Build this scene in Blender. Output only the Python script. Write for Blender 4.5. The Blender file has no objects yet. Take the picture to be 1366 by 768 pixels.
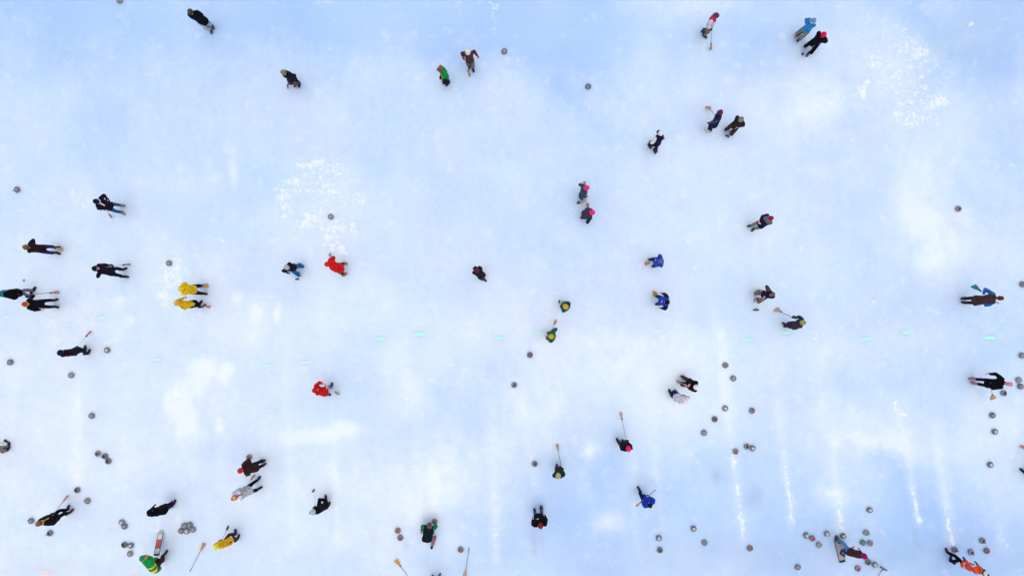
import bpy, bmesh, math, random
import numpy as np
from mathutils import Vector, Matrix, Quaternion

# ------------------------------------------------------------------ camera, world, sun, exposure
SC = bpy.context.scene
COL = SC.collection
CAM_H = 24.0            # drone height above the ice (m)
FPX = 700.0             # focal length in photograph pixels
cam = bpy.data.objects.new('camera', bpy.data.cameras.new('camera'))
COL.objects.link(cam)
cam.location = (0, 0, CAM_H)
cam.data.sensor_width = 36.0
cam.data.lens = FPX / 1366.0 * 36.0
cam.data.clip_end = 5000
SC.camera = cam

SUN_EL, SUN_AZ = 86.0, 140.0
world = bpy.data.worlds.new('World')
SC.world = world
world.use_nodes = True
wn = world.node_tree
sky = wn.nodes.new('ShaderNodeTexSky')
sky.sky_type = 'NISHITA'
sky.sun_disc = False
sky.sun_elevation = math.radians(SUN_EL)
sky.sun_rotation = math.radians(SUN_AZ)
sky.air_density = 1.0
sky.dust_density = 3.0
bg = wn.nodes['Background']
bg.inputs['Strength'].default_value = 0.12
wn.links.new(sky.outputs[0], bg.inputs['Color'])

sun = bpy.data.objects.new('sun', bpy.data.lights.new('sun', 'SUN'))
COL.objects.link(sun)
sun.data.energy = 1.3
sun.data.angle = math.radians(100)
sun.data.color = (1.0, 0.95, 0.88)
_az, _el = math.radians(SUN_AZ), math.radians(SUN_EL)
sd = Vector((math.sin(_az) * math.cos(_el), math.cos(_az) * math.cos(_el), math.sin(_el)))
sun.rotation_euler = sd.to_track_quat('Z', 'Y').to_euler()
sun.location = sd * 60

vs = SC.view_settings
vs.view_transform = 'Standard'
vs.look = 'None'
vs.gamma = 1.0
vs.use_curve_mapping = False
vs.exposure = 0.16

rng = random.Random(11)
nrng = np.random.default_rng(5)

# ------------------------------------------------------------------ small helpers
def P(px, py, z=0.0):
    """point at height z that stands at this place of the rink (photograph pixels -> metres)"""
    s = (CAM_H - z) / FPX
    return Vector(((px - 683.0) * s, -(py - 384.0) * s, z))

def V(*a):
    return Vector(a)

def dirv(deg):
    a = math.radians(deg)
    return Vector((math.cos(a), math.sin(a), 0))

def link(name, me, parent=None, mat=None):
    o = bpy.data.objects.new(name, me)
    COL.objects.link(o)
    if mat is not None and me is not None and len(me.materials) == 0:
        me.materials.append(mat)
    if parent is not None:
        o.parent = parent
    return o

def empty(name, loc=(0, 0, 0)):
    o = bpy.data.objects.new(name, None)
    o.empty_display_size = 0.2
    COL.objects.link(o)
    o.location = loc
    return o

def tag(o, label=None, cat=None, group=None, kind=None):
    if label: o['label'] = label
    if cat: o['category'] = cat
    if group: o['group'] = group
    if kind: o['kind'] = kind
    return o

class MB:
    """collects closed shapes, builds one mesh"""
    def __init__(self):
        self.v, self.f, self.m = [], [], []
    def add(self, vs, fs, mi=0):
        o = len(self.v)
        self.v += [tuple(p) for p in vs]
        self.f += [tuple(i + o for i in f) for f in fs]
        self.m += [mi] * len(fs)
        return self
    def loft(self, rings, mi=0, cap=True):
        n = len(rings[0]); vs = [p for r in rings for p in r]; fs = []
        for k in range(len(rings) - 1):
            for i in range(n):
                j = (i + 1) % n
                fs.append((k * n + i, k * n + j, (k + 1) * n + j, (k + 1) * n + i))
        if cap:
            fs.append(tuple(range(n - 1, -1, -1)))
            fs.append(tuple((len(rings) - 1) * n + i for i in range(n)))
        return self.add(vs, fs, mi)
    def ell(self, c, axes, rad, n=14, m=8, mi=0):
        c = Vector(c); ax, ay, az = [Vector(a) for a in axes]
        rings = []
        for k in range(1, m):
            t = math.pi * k / m
            rr, zz = math.sin(t), -math.cos(t)
            rings.append([c + ax * (rad[0] * rr * math.cos(2 * math.pi * i / n)) +
                          ay * (rad[1] * rr * math.sin(2 * math.pi * i / n)) + az * (rad[2] * zz) for i in range(n)])
        vs = [p for r in rings for p in r]; fs = []
        for k in range(m - 2):
            for i in range(n):
                j = (i + 1) % n
                fs.append((k * n + i, k * n + j, (k + 1) * n + j, (k + 1) * n + i))
        b, t_ = len(vs), len(vs) + 1
        vs += [c - az * rad[2], c + az * rad[2]]
        for i in range(n):
            j = (i + 1) % n
            fs.append((b, j, i)); fs.append((t_, (m - 2) * n + i, (m - 2) * n + j))
        return self.add(vs, fs, mi)
    def cap(self, a, b, ra, rb, n=12, mi=0, rm=None):
        """tapered limb with round ends"""
        a, b = Vector(a), Vector(b)
        d = b - a
        L = d.length
        if L < 1e-5: return self.ell(a, ((1,0,0),(0,1,0),(0,0,1)), (ra,)*3, n)
        d /= L
        x = d.orthogonal().normalized(); y = d.cross(x)
        st = []
        for k in range(1, 4):
            t = math.pi / 2 * k / 4
            st.append((a - d * ra * math.cos(t), ra * math.sin(t)))
        st.append((a, ra))
        if rm: st.append(((a + b) / 2 - d * L * .12, rm))
        st.append((b, rb))
        for k in range(3, 0, -1):
            t = math.pi / 2 * k / 4
            st.append((b + d * rb * math.cos(t), rb * math.sin(t)))
        rings = [[c + x * (r * math.cos(2 * math.pi * i / n)) + y * (r * math.sin(2 * math.pi * i / n)) for i in range(n)] for c, r in st]
        return self.loft(rings, mi)
    def box(self, c, h, axes=((1,0,0),(0,1,0),(0,0,1)), mi=0):
        c = Vector(c); ax = [Vector(a) for a in axes]
        vs = [c + ax[0]*h[0]*sx + ax[1]*h[1]*sy + ax[2]*h[2]*sz for sz in (-1,1) for sy in (-1,1) for sx in (-1,1)]
        return self.add(vs, [(0,2,3,1),(4,5,7,6),(0,1,5,4),(2,6,7,3),(0,4,6,2),(1,3,7,5)], mi)
    def mesh(self, name, mats=(), smooth=True, bevel=0):
        me = bpy.data.meshes.new(name)
        me.from_pydata(self.v, [], self.f)
        for m in mats: me.materials.append(m)
        me.polygons.foreach_set('material_index', self.m)
        me.polygons.foreach_set('use_smooth', [smooth] * len(self.f))
        me.update()
        if bevel:
            bm = bmesh.new(); bm.from_mesh(me)
            bmesh.ops.bevel(bm, geom=bm.edges[:], offset=bevel, segments=2, affect='EDGES', profile=.6)
            bm.to_mesh(me); bm.free()
        return me

def ring(c, x, y, rx, ry, n=20, pw=2.0):
    out = []
    for i in range(n):
        a = 2 * math.pi * i / n
        ca, sa = math.cos(a), math.sin(a)
        out.append(c + x * (rx * math.copysign(abs(ca) ** (2 / pw), ca)) + y * (ry * math.copysign(abs(sa) ** (2 / pw), sa)))
    return out

# ------------------------------------------------------------------ materials
MATS = {}
def nt(m):
    m.use_nodes = True
    return m.node_tree, m.node_tree.nodes, m.node_tree.links, m.node_tree.nodes['Principled BSDF']

def fabric(c, rough=.85, var=.35, scale=9.0, bump=.25, key='fabric'):
    if max(c) < .12 and key == 'fabric': c = tuple(v * (.45 + 4.6 * max(c)) for v in c)
    k = (key,) + tuple(round(v, 4) for v in c)
    if k in MATS: return MATS[k]
    m = bpy.data.materials.new(key)
    t, n, l, b = nt(m)
    tc = n.new('ShaderNodeTexCoord')
    ns = n.new('ShaderNodeTexNoise'); ns.inputs['Scale'].default_value = scale; ns.inputs['Detail'].default_value = 5
    l.new(tc.outputs['Object'], ns.inputs['Vector'])
    mp = n.new('ShaderNodeMapRange'); mp.inputs['From Min'].default_value = .3; mp.inputs['From Max'].default_value = .7
    mp.inputs['To Min'].default_value = 1 - var; mp.inputs['To Max'].default_value = 1 + var
    l.new(ns.outputs['Fac'], mp.inputs['Value'])
    mx = n.new('ShaderNodeMix'); mx.data_type = 'RGBA'; mx.blend_type = 'MULTIPLY'; mx.inputs['Factor'].default_value = 1
    mx.inputs[6].default_value = (*c, 1)
    l.new(mp.outputs[0], mx.inputs[7])
    l.new(mx.outputs[2], b.inputs['Base Color'])
    b.inputs['Roughness'].default_value = rough
    b.inputs['Specular IOR Level'].default_value = .08
    wv = n.new('ShaderNodeTexNoise'); wv.inputs['Scale'].default_value = 60; wv.inputs['Detail'].default_value = 3
    l.new(tc.outputs['Object'], wv.inputs['Vector'])
    ad = n.new('ShaderNodeMath'); ad.operation = 'ADD'
    l.new(ns.outputs['Fac'], ad.inputs[0]); l.new(wv.outputs['Fac'], ad.inputs[1])
    bp = n.new('ShaderNodeBump'); bp.inputs['Strength'].default_value = bump; bp.inputs['Distance'].default_value = .03
    l.new(ad.outputs[0], bp.inputs['Height']); l.new(bp.outputs[0], b.inputs['Normal'])
    MATS[k] = m
    return m

def plain(key, c, rough=.5, var=.15, scale=20, spec=.4):
    k = (key,) + tuple(round(v, 3) for v in c)
    if k in MATS: return MATS[k]
    m = fabric(c, rough, var, scale, .05, key)
    m.node_tree.nodes['Principled BSDF'].inputs['Specular IOR Level'].default_value = spec
    return m

def straw(c):
    k = ('straw',) + tuple(c)
    if k in MATS: return MATS[k]
    m = bpy.data.materials.new('straw')
    t, n, l, b = nt(m)
    tc = n.new('ShaderNodeTexCoord')
    mp = n.new('ShaderNodeMapping'); mp.inputs['Scale'].default_value = (70, 70, 4)
    l.new(tc.outputs['Object'], mp.inputs['Vector'])
    ns = n.new('ShaderNodeTexNoise'); ns.inputs['Scale'].default_value = 1.5; ns.inputs['Detail'].default_value = 3
    l.new(mp.outputs[0], ns.inputs['Vector'])
    cr = n.new('ShaderNodeValToRGB')
    cr.color_ramp.elements[0].position = .3; cr.color_ramp.elements[0].color = (*[v * .45 for v in c], 1)
    cr.color_ramp.elements[1].position = .68; cr.color_ramp.elements[1].color = (*[min(1, v * 1.25) for v in c], 1)
    l.new(ns.outputs['Fac'], cr.inputs[0]); l.new(cr.outputs[0], b.inputs['Base Color'])
    b.inputs['Roughness'].default_value = .8
    bp = n.new('ShaderNodeBump'); bp.inputs['Strength'].default_value = .6; bp.inputs['Distance'].default_value = .01
    l.new(ns.outputs['Fac'], bp.inputs['Height']); l.new(bp.outputs[0], b.inputs['Normal'])
    MATS[k] = m
    return m

def granite(c, tint):
    m = bpy.data.materials.new('granite')
    t, n, l, b = nt(m)
    tc = n.new('ShaderNodeTexCoord')
    oi = n.new('ShaderNodeObjectInfo')
    vo = n.new('ShaderNodeTexVoronoi'); vo.inputs['Scale'].default_value = 75
    ns = n.new('ShaderNodeTexNoise'); ns.inputs['Scale'].default_value = 14; ns.inputs['Detail'].default_value = 6
    l.new(tc.outputs['Object'], vo.inputs['Vector']); l.new(tc.outputs['Object'], ns.inputs['Vector'])
    cr = n.new('ShaderNodeValToRGB')
    cr.color_ramp.elements[0].position = .1; cr.color_ramp.elements[0].color = (*[v * .4 for v in c], 1)
    cr.color_ramp.elements[1].position = .75; cr.color_ramp.elements[1].color = (*[v * 1.7 for v in c], 1)
    sep = n.new('ShaderNodeSeparateColor'); l.new(vo.outputs['Color'], sep.inputs[0])
    av = n.new('ShaderNodeMath'); av.operation = 'MULTIPLY_ADD'; av.inputs[1].default_value = .5
    l.new(sep.outputs[0], av.inputs[0])
    h = n.new('ShaderNodeMath'); h.operation = 'MULTIPLY'; h.inputs[1].default_value = .6; l.new(ns.outputs['Fac'], h.inputs[0])
    l.new(h.outputs[0], av.inputs[2]); l.new(av.outputs[0], cr.inputs[0])
    mr = n.new('ShaderNodeMapRange'); mr.inputs['To Min'].default_value = .7; mr.inputs['To Max'].default_value = 1.3
    l.new(oi.outputs['Random'], mr.inputs['Value'])
    mx = n.new('ShaderNodeMix'); mx.data_type = 'RGBA'; mx.blend_type = 'MULTIPLY'; mx.inputs['Factor'].default_value = 1
    l.new(cr.outputs[0], mx.inputs[6]); l.new(mr.outputs[0], mx.inputs[7])
    l.new(mx.outputs[2], b.inputs['Base Color'])
    b.inputs['Roughness'].default_value = .35
    return m

SKIN = plain('skin', (.62, .33, .27), .55, .12, 25, .3)
EYE = plain('eye', (.03, .02, .02), .2)
LIP = plain('lip', (.45, .12, .11), .5)
SOLE = plain('rubber', (.02, .02, .022), .8)
WOOD_LIGHT = (.55, .42, .3)

# ------------------------------------------------------------------ the ice
def vnoise(x, y, seed, oct=4):
    r = np.random.default_rng(seed); out = np.zeros_like(x); a, tot = 1.0, 0
    for o in range(oct):
        g = r.random((128, 128)); fx = x * 2**o; fy = y * 2**o
        ix = np.floor(fx).astype(int); iy = np.floor(fy).astype(int)
        tx = fx - ix; ty = fy - iy; tx = tx*tx*(3-2*tx); ty = ty*ty*(3-2*ty)
        def G(i, j): return g[i % 128, j % 128]
        out += a * ((G(ix,iy)*(1-tx)+G(ix+1,iy)*tx)*(1-ty) + (G(ix,iy+1)*(1-tx)+G(ix+1,iy+1)*tx)*ty)
        tot += a; a *= .5
    return out / tot

def build_ice():
    sx = np.arange(-210, 1580, 3.0); sy = np.arange(-210, 980, 3.0)
    ex = np.concatenate([[-60000, -15000, -4000, -1200, -500], sx, [1870, 2500, 5000, 16000, 61000]])
    ey = np.concatenate([[-60000, -15000, -4000, -1200, -500], sy, [1270, 2000, 5000, 16000, 61000]])
    X, Y = np.meshgrid(ex, ey)
    # warped coordinates so that every patch gets a ragged, drifted outline
    U, W = X * .8 + Y * .6, Y * .8 - X * .6
    WX = X + 46 * (vnoise(U / 42 + 60, W / 42 + 60, 21, 4) - .5) + 16 * (vnoise(W / 9 + 60, U / 9 + 60, 22, 3) - .5)
    WY = Y + 46 * (vnoise(U / 42 + 60, W / 42 + 60, 23, 4) - .5) + 16 * (vnoise(W / 9 + 60, U / 9 + 60, 24, 3) - .5)
    def blob(cx, cy, rx, ry, wob=.0, seed=1, p=2):
        k = min(1.0, min(rx, ry) / 22.0)
        d = ((X + (WX - X) * k - cx) / rx) ** 2 + ((Y + (WY - Y) * k - cy) / ry) ** 2
        if wob:
            d = d * np.exp((vnoise(U / 20 + 70, W / 20 + 70, seed, 3) - .5) * wob)
        return np.exp(-d ** (p / 2))
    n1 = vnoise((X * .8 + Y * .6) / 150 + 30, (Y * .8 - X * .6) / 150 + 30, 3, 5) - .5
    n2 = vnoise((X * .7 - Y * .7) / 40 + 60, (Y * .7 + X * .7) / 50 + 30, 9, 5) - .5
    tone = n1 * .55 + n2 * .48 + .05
    # frosty white (+) and bare blue (-) ice, with soft glows and vignette painted in
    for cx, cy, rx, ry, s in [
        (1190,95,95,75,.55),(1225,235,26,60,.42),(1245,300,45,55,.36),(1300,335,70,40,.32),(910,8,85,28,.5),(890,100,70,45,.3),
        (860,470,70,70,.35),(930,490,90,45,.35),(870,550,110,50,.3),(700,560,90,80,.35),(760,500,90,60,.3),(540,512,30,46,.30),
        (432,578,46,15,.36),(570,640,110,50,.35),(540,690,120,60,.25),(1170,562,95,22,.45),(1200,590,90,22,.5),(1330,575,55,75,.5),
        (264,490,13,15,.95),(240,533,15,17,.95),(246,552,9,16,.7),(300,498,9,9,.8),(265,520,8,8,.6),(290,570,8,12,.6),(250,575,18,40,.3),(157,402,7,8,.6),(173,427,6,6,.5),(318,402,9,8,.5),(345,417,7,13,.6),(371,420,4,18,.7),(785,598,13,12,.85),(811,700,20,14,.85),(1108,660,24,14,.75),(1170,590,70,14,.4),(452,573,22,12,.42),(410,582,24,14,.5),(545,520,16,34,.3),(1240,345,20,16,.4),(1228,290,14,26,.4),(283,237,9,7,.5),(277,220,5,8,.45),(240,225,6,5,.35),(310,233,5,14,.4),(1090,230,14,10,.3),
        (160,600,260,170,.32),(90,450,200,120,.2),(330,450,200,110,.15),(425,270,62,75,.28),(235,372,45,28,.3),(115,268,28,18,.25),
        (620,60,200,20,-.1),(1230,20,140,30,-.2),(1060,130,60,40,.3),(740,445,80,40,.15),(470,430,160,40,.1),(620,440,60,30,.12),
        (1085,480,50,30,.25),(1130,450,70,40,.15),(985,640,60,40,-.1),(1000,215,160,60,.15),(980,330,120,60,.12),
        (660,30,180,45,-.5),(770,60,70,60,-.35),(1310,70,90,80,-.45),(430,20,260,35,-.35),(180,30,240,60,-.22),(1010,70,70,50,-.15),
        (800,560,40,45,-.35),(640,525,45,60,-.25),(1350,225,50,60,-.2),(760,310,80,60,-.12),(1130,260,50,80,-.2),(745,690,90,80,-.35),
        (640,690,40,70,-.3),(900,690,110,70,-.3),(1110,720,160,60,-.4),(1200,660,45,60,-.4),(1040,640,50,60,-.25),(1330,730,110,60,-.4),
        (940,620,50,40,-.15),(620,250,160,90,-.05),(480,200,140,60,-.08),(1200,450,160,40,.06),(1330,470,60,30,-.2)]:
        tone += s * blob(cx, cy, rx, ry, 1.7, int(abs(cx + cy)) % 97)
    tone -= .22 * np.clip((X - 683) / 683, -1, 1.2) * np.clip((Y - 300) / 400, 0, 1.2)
    tone -= .25 * np.clip((170 - Y) / 170, 0, 1)  # vignette painted into the tone: bluer and darker towards the top edge
    # broken crisp frost
    fr = np.zeros_like(X)
    for cx, cy, rx, ry, s in [(410,225,22,15,.62),(395,252,16,18,.66),(375,265,13,28,.66),(378,285,12,12,.6),(425,215,16,10,.75),(445,225,14,14,.6),
        (430,245,20,22,.6),(408,298,12,12,.75),(445,305,30,16,.65),(470,300,16,12,.7),(440,322,20,16,.62),(455,330,10,10,.8),(475,262,14,14,.6),
        (462,240,18,16,.45),(425,272,62,76,.44),(232,372,28,22,.66),(218,392,16,12,.7),(245,355,24,14,.5),(225,385,40,25,.4),(110,268,20,12,.5),(100,262,14,10,.5),
        (1232,72,22,14,.74),(1215,60,30,20,.6),(1165,85,20,14,.6),(1205,95,40,24,.5),(1220,130,40,34,.5),(1248,132,12,9,.90),(1240,138,10,7,.7),(1150,119,8,11,.85),
        (1154,109,6,7,.85),(1215,155,30,16,.6),(1195,75,85,74,.43),(1225,105,66,62,.44),(1110,125,30,14,.45),(1295,32,4,6,.8),(1201,549,8,9,.74),(1194,541,4,8,.8),
        (1207,552,3,4,.9),(1170,545,20,8,.5),(1165,590,30,6,.5),(290,320,10,5,.6),(265,333,7,4,.6),(567,183,10,14,.5),(660,8,8,6,.6),(665,40,14,8,.45),
        (921,322,5,10,.7),(953,235,3,4,.7),(1250,314,4,5,.9),(1070,330,4,10,.6),(262,488,13,16,.55),(240,530,14,18,.55),(298,498,9,9,.5),(290,565,8,16,.5),
        (1085,445,8,16,.5),(1165,402,12,16,.45),(1178,425,10,8,.55),(1172,395,20,30,.38),(600,480,4,20,.5),(540,535,6,12,.55),(55,420,6,6,.5),(330,640,20,10,.4),(265,640,40,9,.42),
        (208,665,6,6,.5),(50,485,7,4,.6),(38,497,8,5,.5),(25,497,5,4,.55),(430,580,40,9,.45),(1005,120,20,30,.2),(75,655,8,6,.5),(360,395,8,14,.5),(370,420,4,14,.6),(455,485,8,7,.5)]:
        fr = np.maximum(fr, s * blob(cx, cy, rx, ry, 1.6, int(abs(3 * cx + cy)) % 89, 3))
    # scraped lines that sliding stones leave
    def streak(x0, y0, x1, y1, w, s0, s1):
        nonlocal fr, tone
        dx, dy = x1 - x0, y1 - y0; L = math.hypot(dx, dy)
        t = ((X - x0) * dx + (Y - y0) * dy) / L**2
        d = np.abs((X - x0) * dy - (Y - y0) * dx) / L
        d = d + (vnoise(X / 30, Y / 9 + 60, int(x0) % 71, 3) - .5) * w * .9
        soft = np.exp(-(d / (w * 1.7)) ** 2) * np.clip((t + .9) * 1.6, 0, 1) * np.clip((1.08 - t) * 8, 0, 1)
        tone += .44 * max(s0, s1) * soft * (.4 + .9 * vnoise(X / 9 + 20, Y / 22 + 40, int(x0 * 3) % 67, 3))
        w = w * 1.15
        e = np.exp(-(d / w) ** 2) * np.clip(t * 12, 0, 1) * np.clip((1 - t) * 14, 0, 1) * (s0 + (s1 - s0) * np.clip(t, 0, 1))
        e *= .55 + .9 * vnoise(X / 14 + 9, Y / 14 + 70, int(x0 + y0) % 83, 2)
        fr = np.maximum(fr, e * .90)
    for a in [(972,555,992,722,4.5,.45,.95),(1042,580,1058,704,4,.4,.95),(1113,630,1123,716,4.6,.3,1.05),(1210,610,1227,704,4,.3,.95),(1258,650,1272,732,4.5,.3,1.05),
              (1332,690,1345,740,7,.35,.5),(869,560,884,712,4,.35,.5),(845,650,850,742,5,.45,.55),(700,560,712,650,5,.4,.45),(712,640,716,660,4,.5,.5),
              (384,560,392,735,3.4,.35,.5),(444,580,452,735,3.6,.45,.55),(548,672,550,700,4,.6,.5),(578,640,579,693,5,.3,.6),(658,620,662,748,4.5,.35,.55),(660,700,662,748,4,.5,.5),
              (106,500,100,650,5,.5,.5),(100,630,104,650,5,.6,.6),(240,540,240,580,6,.55,.4),(212,685,209,712,3,.6,.7),(238,675,236,700,3,.5,.6),(1092,400,1098,540,7,.3,.3),
              (968,480,980,560,4,.3,.3),(1040,480,1046,590,4,.2,.35),(1255,600,1262,680,5,.2,.3),(1235,660,1240,700,4,.3,.3),(310,210,308,250,5,.4,.4),(730,410,728,470,6,.2,.2)]:
        streak(*a)
    # dirt scuffs where hack boards stood and people waited
    di = np.zeros_like(X)
    for cx, cy, rx, ry, s in [(1223,720,5,16,.45),(1227,727,3,4,.9),(712,720,7,22,.5),(712,737,3,3,.8),(722,715,4,14,.35),(234,720,8,20,.35),(232,735,4,4,.6),
        (958,632,9,12,.62),(1005,660,10,12,.42),(1120,745,320,34,.30),(900,755,200,16,.2),(1300,60,110,60,.20),(420,750,60,14,.18),(80,758,90,12,.2),(880,705,9,40,.2),(1059,715,5,20,.3),(1260,745,14,20,.3),(1100,735,60,20,.2),(420,735,10,14,.2),(450,745,12,12,.2),
        (500,715,5,20,.18),(543,727,5,8,.35),(905,760,30,10,.2),(580,755,30,10,.16),(700,745,60,20,.12),(1340,750,60,30,.25),(1180,745,40,20,.22),(92,755,30,10,.16),
        (310,735,40,20,.08),(1295,30,14,10,.25),(650,660,10,20,.1),(35,735,10,10,.12)]:
        di = np.maximum(di, s * blob(cx, cy, rx, ry, 1.2, int(abs(cx + 5 * cy)) % 61))
    inb = ((X > -200) & (X < 1570) & (Y > -200) & (Y < 970))
    verts = np.zeros((X.size, 3)); s = CAM_H / FPX
    verts[:, 0] = ((X - 683) * s).ravel(); verts[:, 1] = (-(Y - 384) * s).ravel()
    ny, nx = X.shape
    idx = np.arange(X.size).reshape(ny, nx)
    q = np.stack([idx[:-1, :-1], idx[1:, :-1], idx[1:, 1:], idx[:-1, 1:]], -1).reshape(-1, 4)
    me = bpy.data.meshes.new('ice')
    me.vertices.add(X.size); me.vertices.foreach_set('co', verts.ravel())
    me.loops.add(q.size); me.loops.foreach_set('vertex_index', q.ravel())
    me.polygons.add(len(q)); me.polygons.foreach_set('loop_start', np.arange(0, q.size, 4))
    me.update(calc_edges=True)
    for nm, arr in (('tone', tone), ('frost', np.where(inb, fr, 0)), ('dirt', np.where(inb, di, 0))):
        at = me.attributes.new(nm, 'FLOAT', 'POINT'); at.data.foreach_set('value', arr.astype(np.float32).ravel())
    me.materials.append(ice_material())
    o = link('ice', me)
    tag(o, kind='structure')

ICE_DEEP = (.375, .57, .86)
ICE_PALE = (.80, .88, .91)
FROST = (.92, .95, .97)
def ice_material():
    m = bpy.data.materials.new('frozen_lake_ice')
    t, n, l, b = nt(m)
    geo = n.new('ShaderNodeNewGeometry')
    def noise(scale, det=5, rough=.55, vec=None):
        k = n.new('ShaderNodeTexNoise'); k.inputs['Scale'].default_value = scale; k.inputs['Detail'].default_value = det; k.inputs['Roughness'].default_value = rough
        l.new(vec or geo.outputs['Position'], k.inputs['Vector']); return k.outputs['Fac']
    def math_(op, a, c=None, d=None):
        k = n.new('ShaderNodeMath'); k.operation = op
        for i, v in enumerate((a, c, d)):
            if v is None: continue
            if isinstance(v, (int, float)): k.inputs[i].default_value = v
            else: l.new(v, k.inputs[i])
        return k.outputs[0]
    def attr(nm):
        k = n.new('ShaderNodeAttribute'); k.attribute_name = nm; return k.outputs['Fac']
    def mapr(v, a, c, d=0, e=1, smooth=False):
        k = n.new('ShaderNodeMapRange'); l.new(v, k.inputs['Value'])
        if smooth: k.interpolation_type = 'SMOOTHSTEP'
        for i, x in zip(('From Min', 'From Max', 'To Min', 'To Max'), (a, c, d, e)): k.inputs[i].default_value = x
        return k.outputs[0]
    def mix(f, a, c):
        k = n.new('ShaderNodeMix'); k.data_type = 'RGBA'
        if isinstance(f, (int, float)): k.inputs['Factor'].default_value = f
        else: l.new(f, k.inputs['Factor'])
        for i, v in ((6, a), (7, c)):
            if isinstance(v, tuple): k.inputs[i].default_value = (*v, 1)
            else: l.new(v, k.inputs[i])
        return k.outputs[2]
    mp = n.new('ShaderNodeMapping'); mp.inputs['Scale'].default_value = (1.0, .35, 1)
    l.new(geo.outputs['Position'], mp.inputs['Vector'])
    mp2 = n.new('ShaderNodeMapping'); mp2.inputs['Location'].default_value = (31, 17, 5); l.new(geo.outputs['Position'], mp2.inputs['Vector'])
    fine = noise(3.2, 8, .62)
    long = noise(2.0, 5, .6, mp.outputs[0])
    big = noise(.35, 4, .5)
    sp = noise(7.0, 9, .7)
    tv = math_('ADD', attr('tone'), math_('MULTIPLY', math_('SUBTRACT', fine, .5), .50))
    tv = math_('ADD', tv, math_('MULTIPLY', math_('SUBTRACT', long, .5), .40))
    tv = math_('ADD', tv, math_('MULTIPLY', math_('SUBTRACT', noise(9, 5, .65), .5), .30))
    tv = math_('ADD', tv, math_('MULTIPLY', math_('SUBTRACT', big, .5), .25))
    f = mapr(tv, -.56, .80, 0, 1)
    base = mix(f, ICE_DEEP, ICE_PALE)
    # slight lilac / aqua drift of the ice colour
    tw = math_('ADD', tv, math_('MULTIPLY', math_('SUBTRACT', sp, .5), .9))
    tw = math_('ADD', tw, math_('MULTIPLY', math_('SUBTRACT', noise(1.1, 6, .6), .5), .8))
    base = mix(mapr(tw, .58, 1.20, 0, .62, True), base, (.85, .915, .965))
    base = mix(mapr(noise(.22, 2), .38, .62, 0, .16), base, (.66, .72, .92))
    base = mix(mapr(noise(.16, 2, .5, mp2.outputs[0]), .40, .62, 0, .20), base, (.62, .82, .88))
    # frost crystals: broken up at two sizes, lacy rather than solid
    vf = noise(13, 6, .68)
    fn = mapr(math_('ADD', math_('ADD', math_('MULTIPLY', sp, .38), math_('MULTIPLY', noise(4.2, 7, .6), .42)), math_('MULTIPLY', vf, .20)), .38, .62, 0, 1)
    fa = attr('frost')
    fm = math_('ADD', fa, math_('MULTIPLY', fn, 1.0))
    fm = mapr(fm, .94, 1.36, 0, .74, True)
    fm = math_('MULTIPLY', fm, mapr(fa, .04, .40, 0, 1))
    # loose frost specks and thin rime spots everywhere
    speck = mapr(noise(15, 4, .6), .66, .76, 0, .42, True)
    rime = math_('MULTIPLY', mapr(noise(1.5, 6, .62), .55, .72, 0, .34, True), mapr(sp, .3, .65, .45, 1))
    fm = math_('MAXIMUM', fm, math_('MAXIMUM', speck, rime))
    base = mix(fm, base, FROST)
    dm = math_('MULTIPLY', attr('dirt'), mapr(fine, .25, .7, .4, 1))
    base = mix(math_('MULTIPLY', dm, .55), base, (.25, .21, .20))
    l.new(base, b.inputs['Base Color'])
    l.new(mapr(fm, 0, 1, .42, .9), b.inputs['Roughness'])
    b.inputs['Specular IOR Level'].default_value = .3
    b.subsurface_method = 'BURLEY'
    b.inputs['Subsurface Weight'].default_value = .75
    b.inputs['Subsurface Radius'].default_value = (.6, .85, 1.0)
    b.inputs['Subsurface Scale'].default_value = .6
    bp = n.new('ShaderNodeBump'); bp.inputs['Strength'].default_value = .35; bp.inputs['Distance'].default_value = .02
    hgt = math_('ADD', math_('MULTIPLY', fm, .5), math_('MULTIPLY', fine, .35))
    l.new(hgt, bp.inputs['Height']); l.new(bp.outputs[0], b.inputs['Normal'])
    return m
build_ice()

# soaked-in paint marks: thin sheets 4 mm above the ice, ragged edge
def paint_material(c, a):
    m = bpy.data.materials.new('soaked_paint')
    t, n, l, b = nt(m)
    b.inputs['Base Color'].default_value = (*c, 1); b.inputs['Roughness'].default_value = .6
    ns = n.new('ShaderNodeTexNoise'); ns.inputs['Scale'].default_value = 9; ns.inputs['Detail'].default_value = 4
    ge = n.new('ShaderNodeNewGeometry'); l.new(ge.outputs['Position'], ns.inputs['Vector'])
    mp = n.new('ShaderNodeMapRange'); mp.inputs['From Min'].default_value = .4; mp.inputs['From Max'].default_value = .62
    mp.inputs['To Min'].default_value = 0; mp.inputs['To Max'].default_value = a
    l.new(ns.outputs['Fac'], mp.inputs['Value'])
    mx = n.new('ShaderNodeMix'); mx.data_type = 'RGBA'; l.new(mp.outputs[0], mx.inputs['Factor'])
    mx.inputs[6].default_value = (*c, 1); mx.inputs[7].default_value = (.72, .88, .93, 1)
    l.new(mx.outputs[2], b.inputs['Base Color'])
    return m

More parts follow.
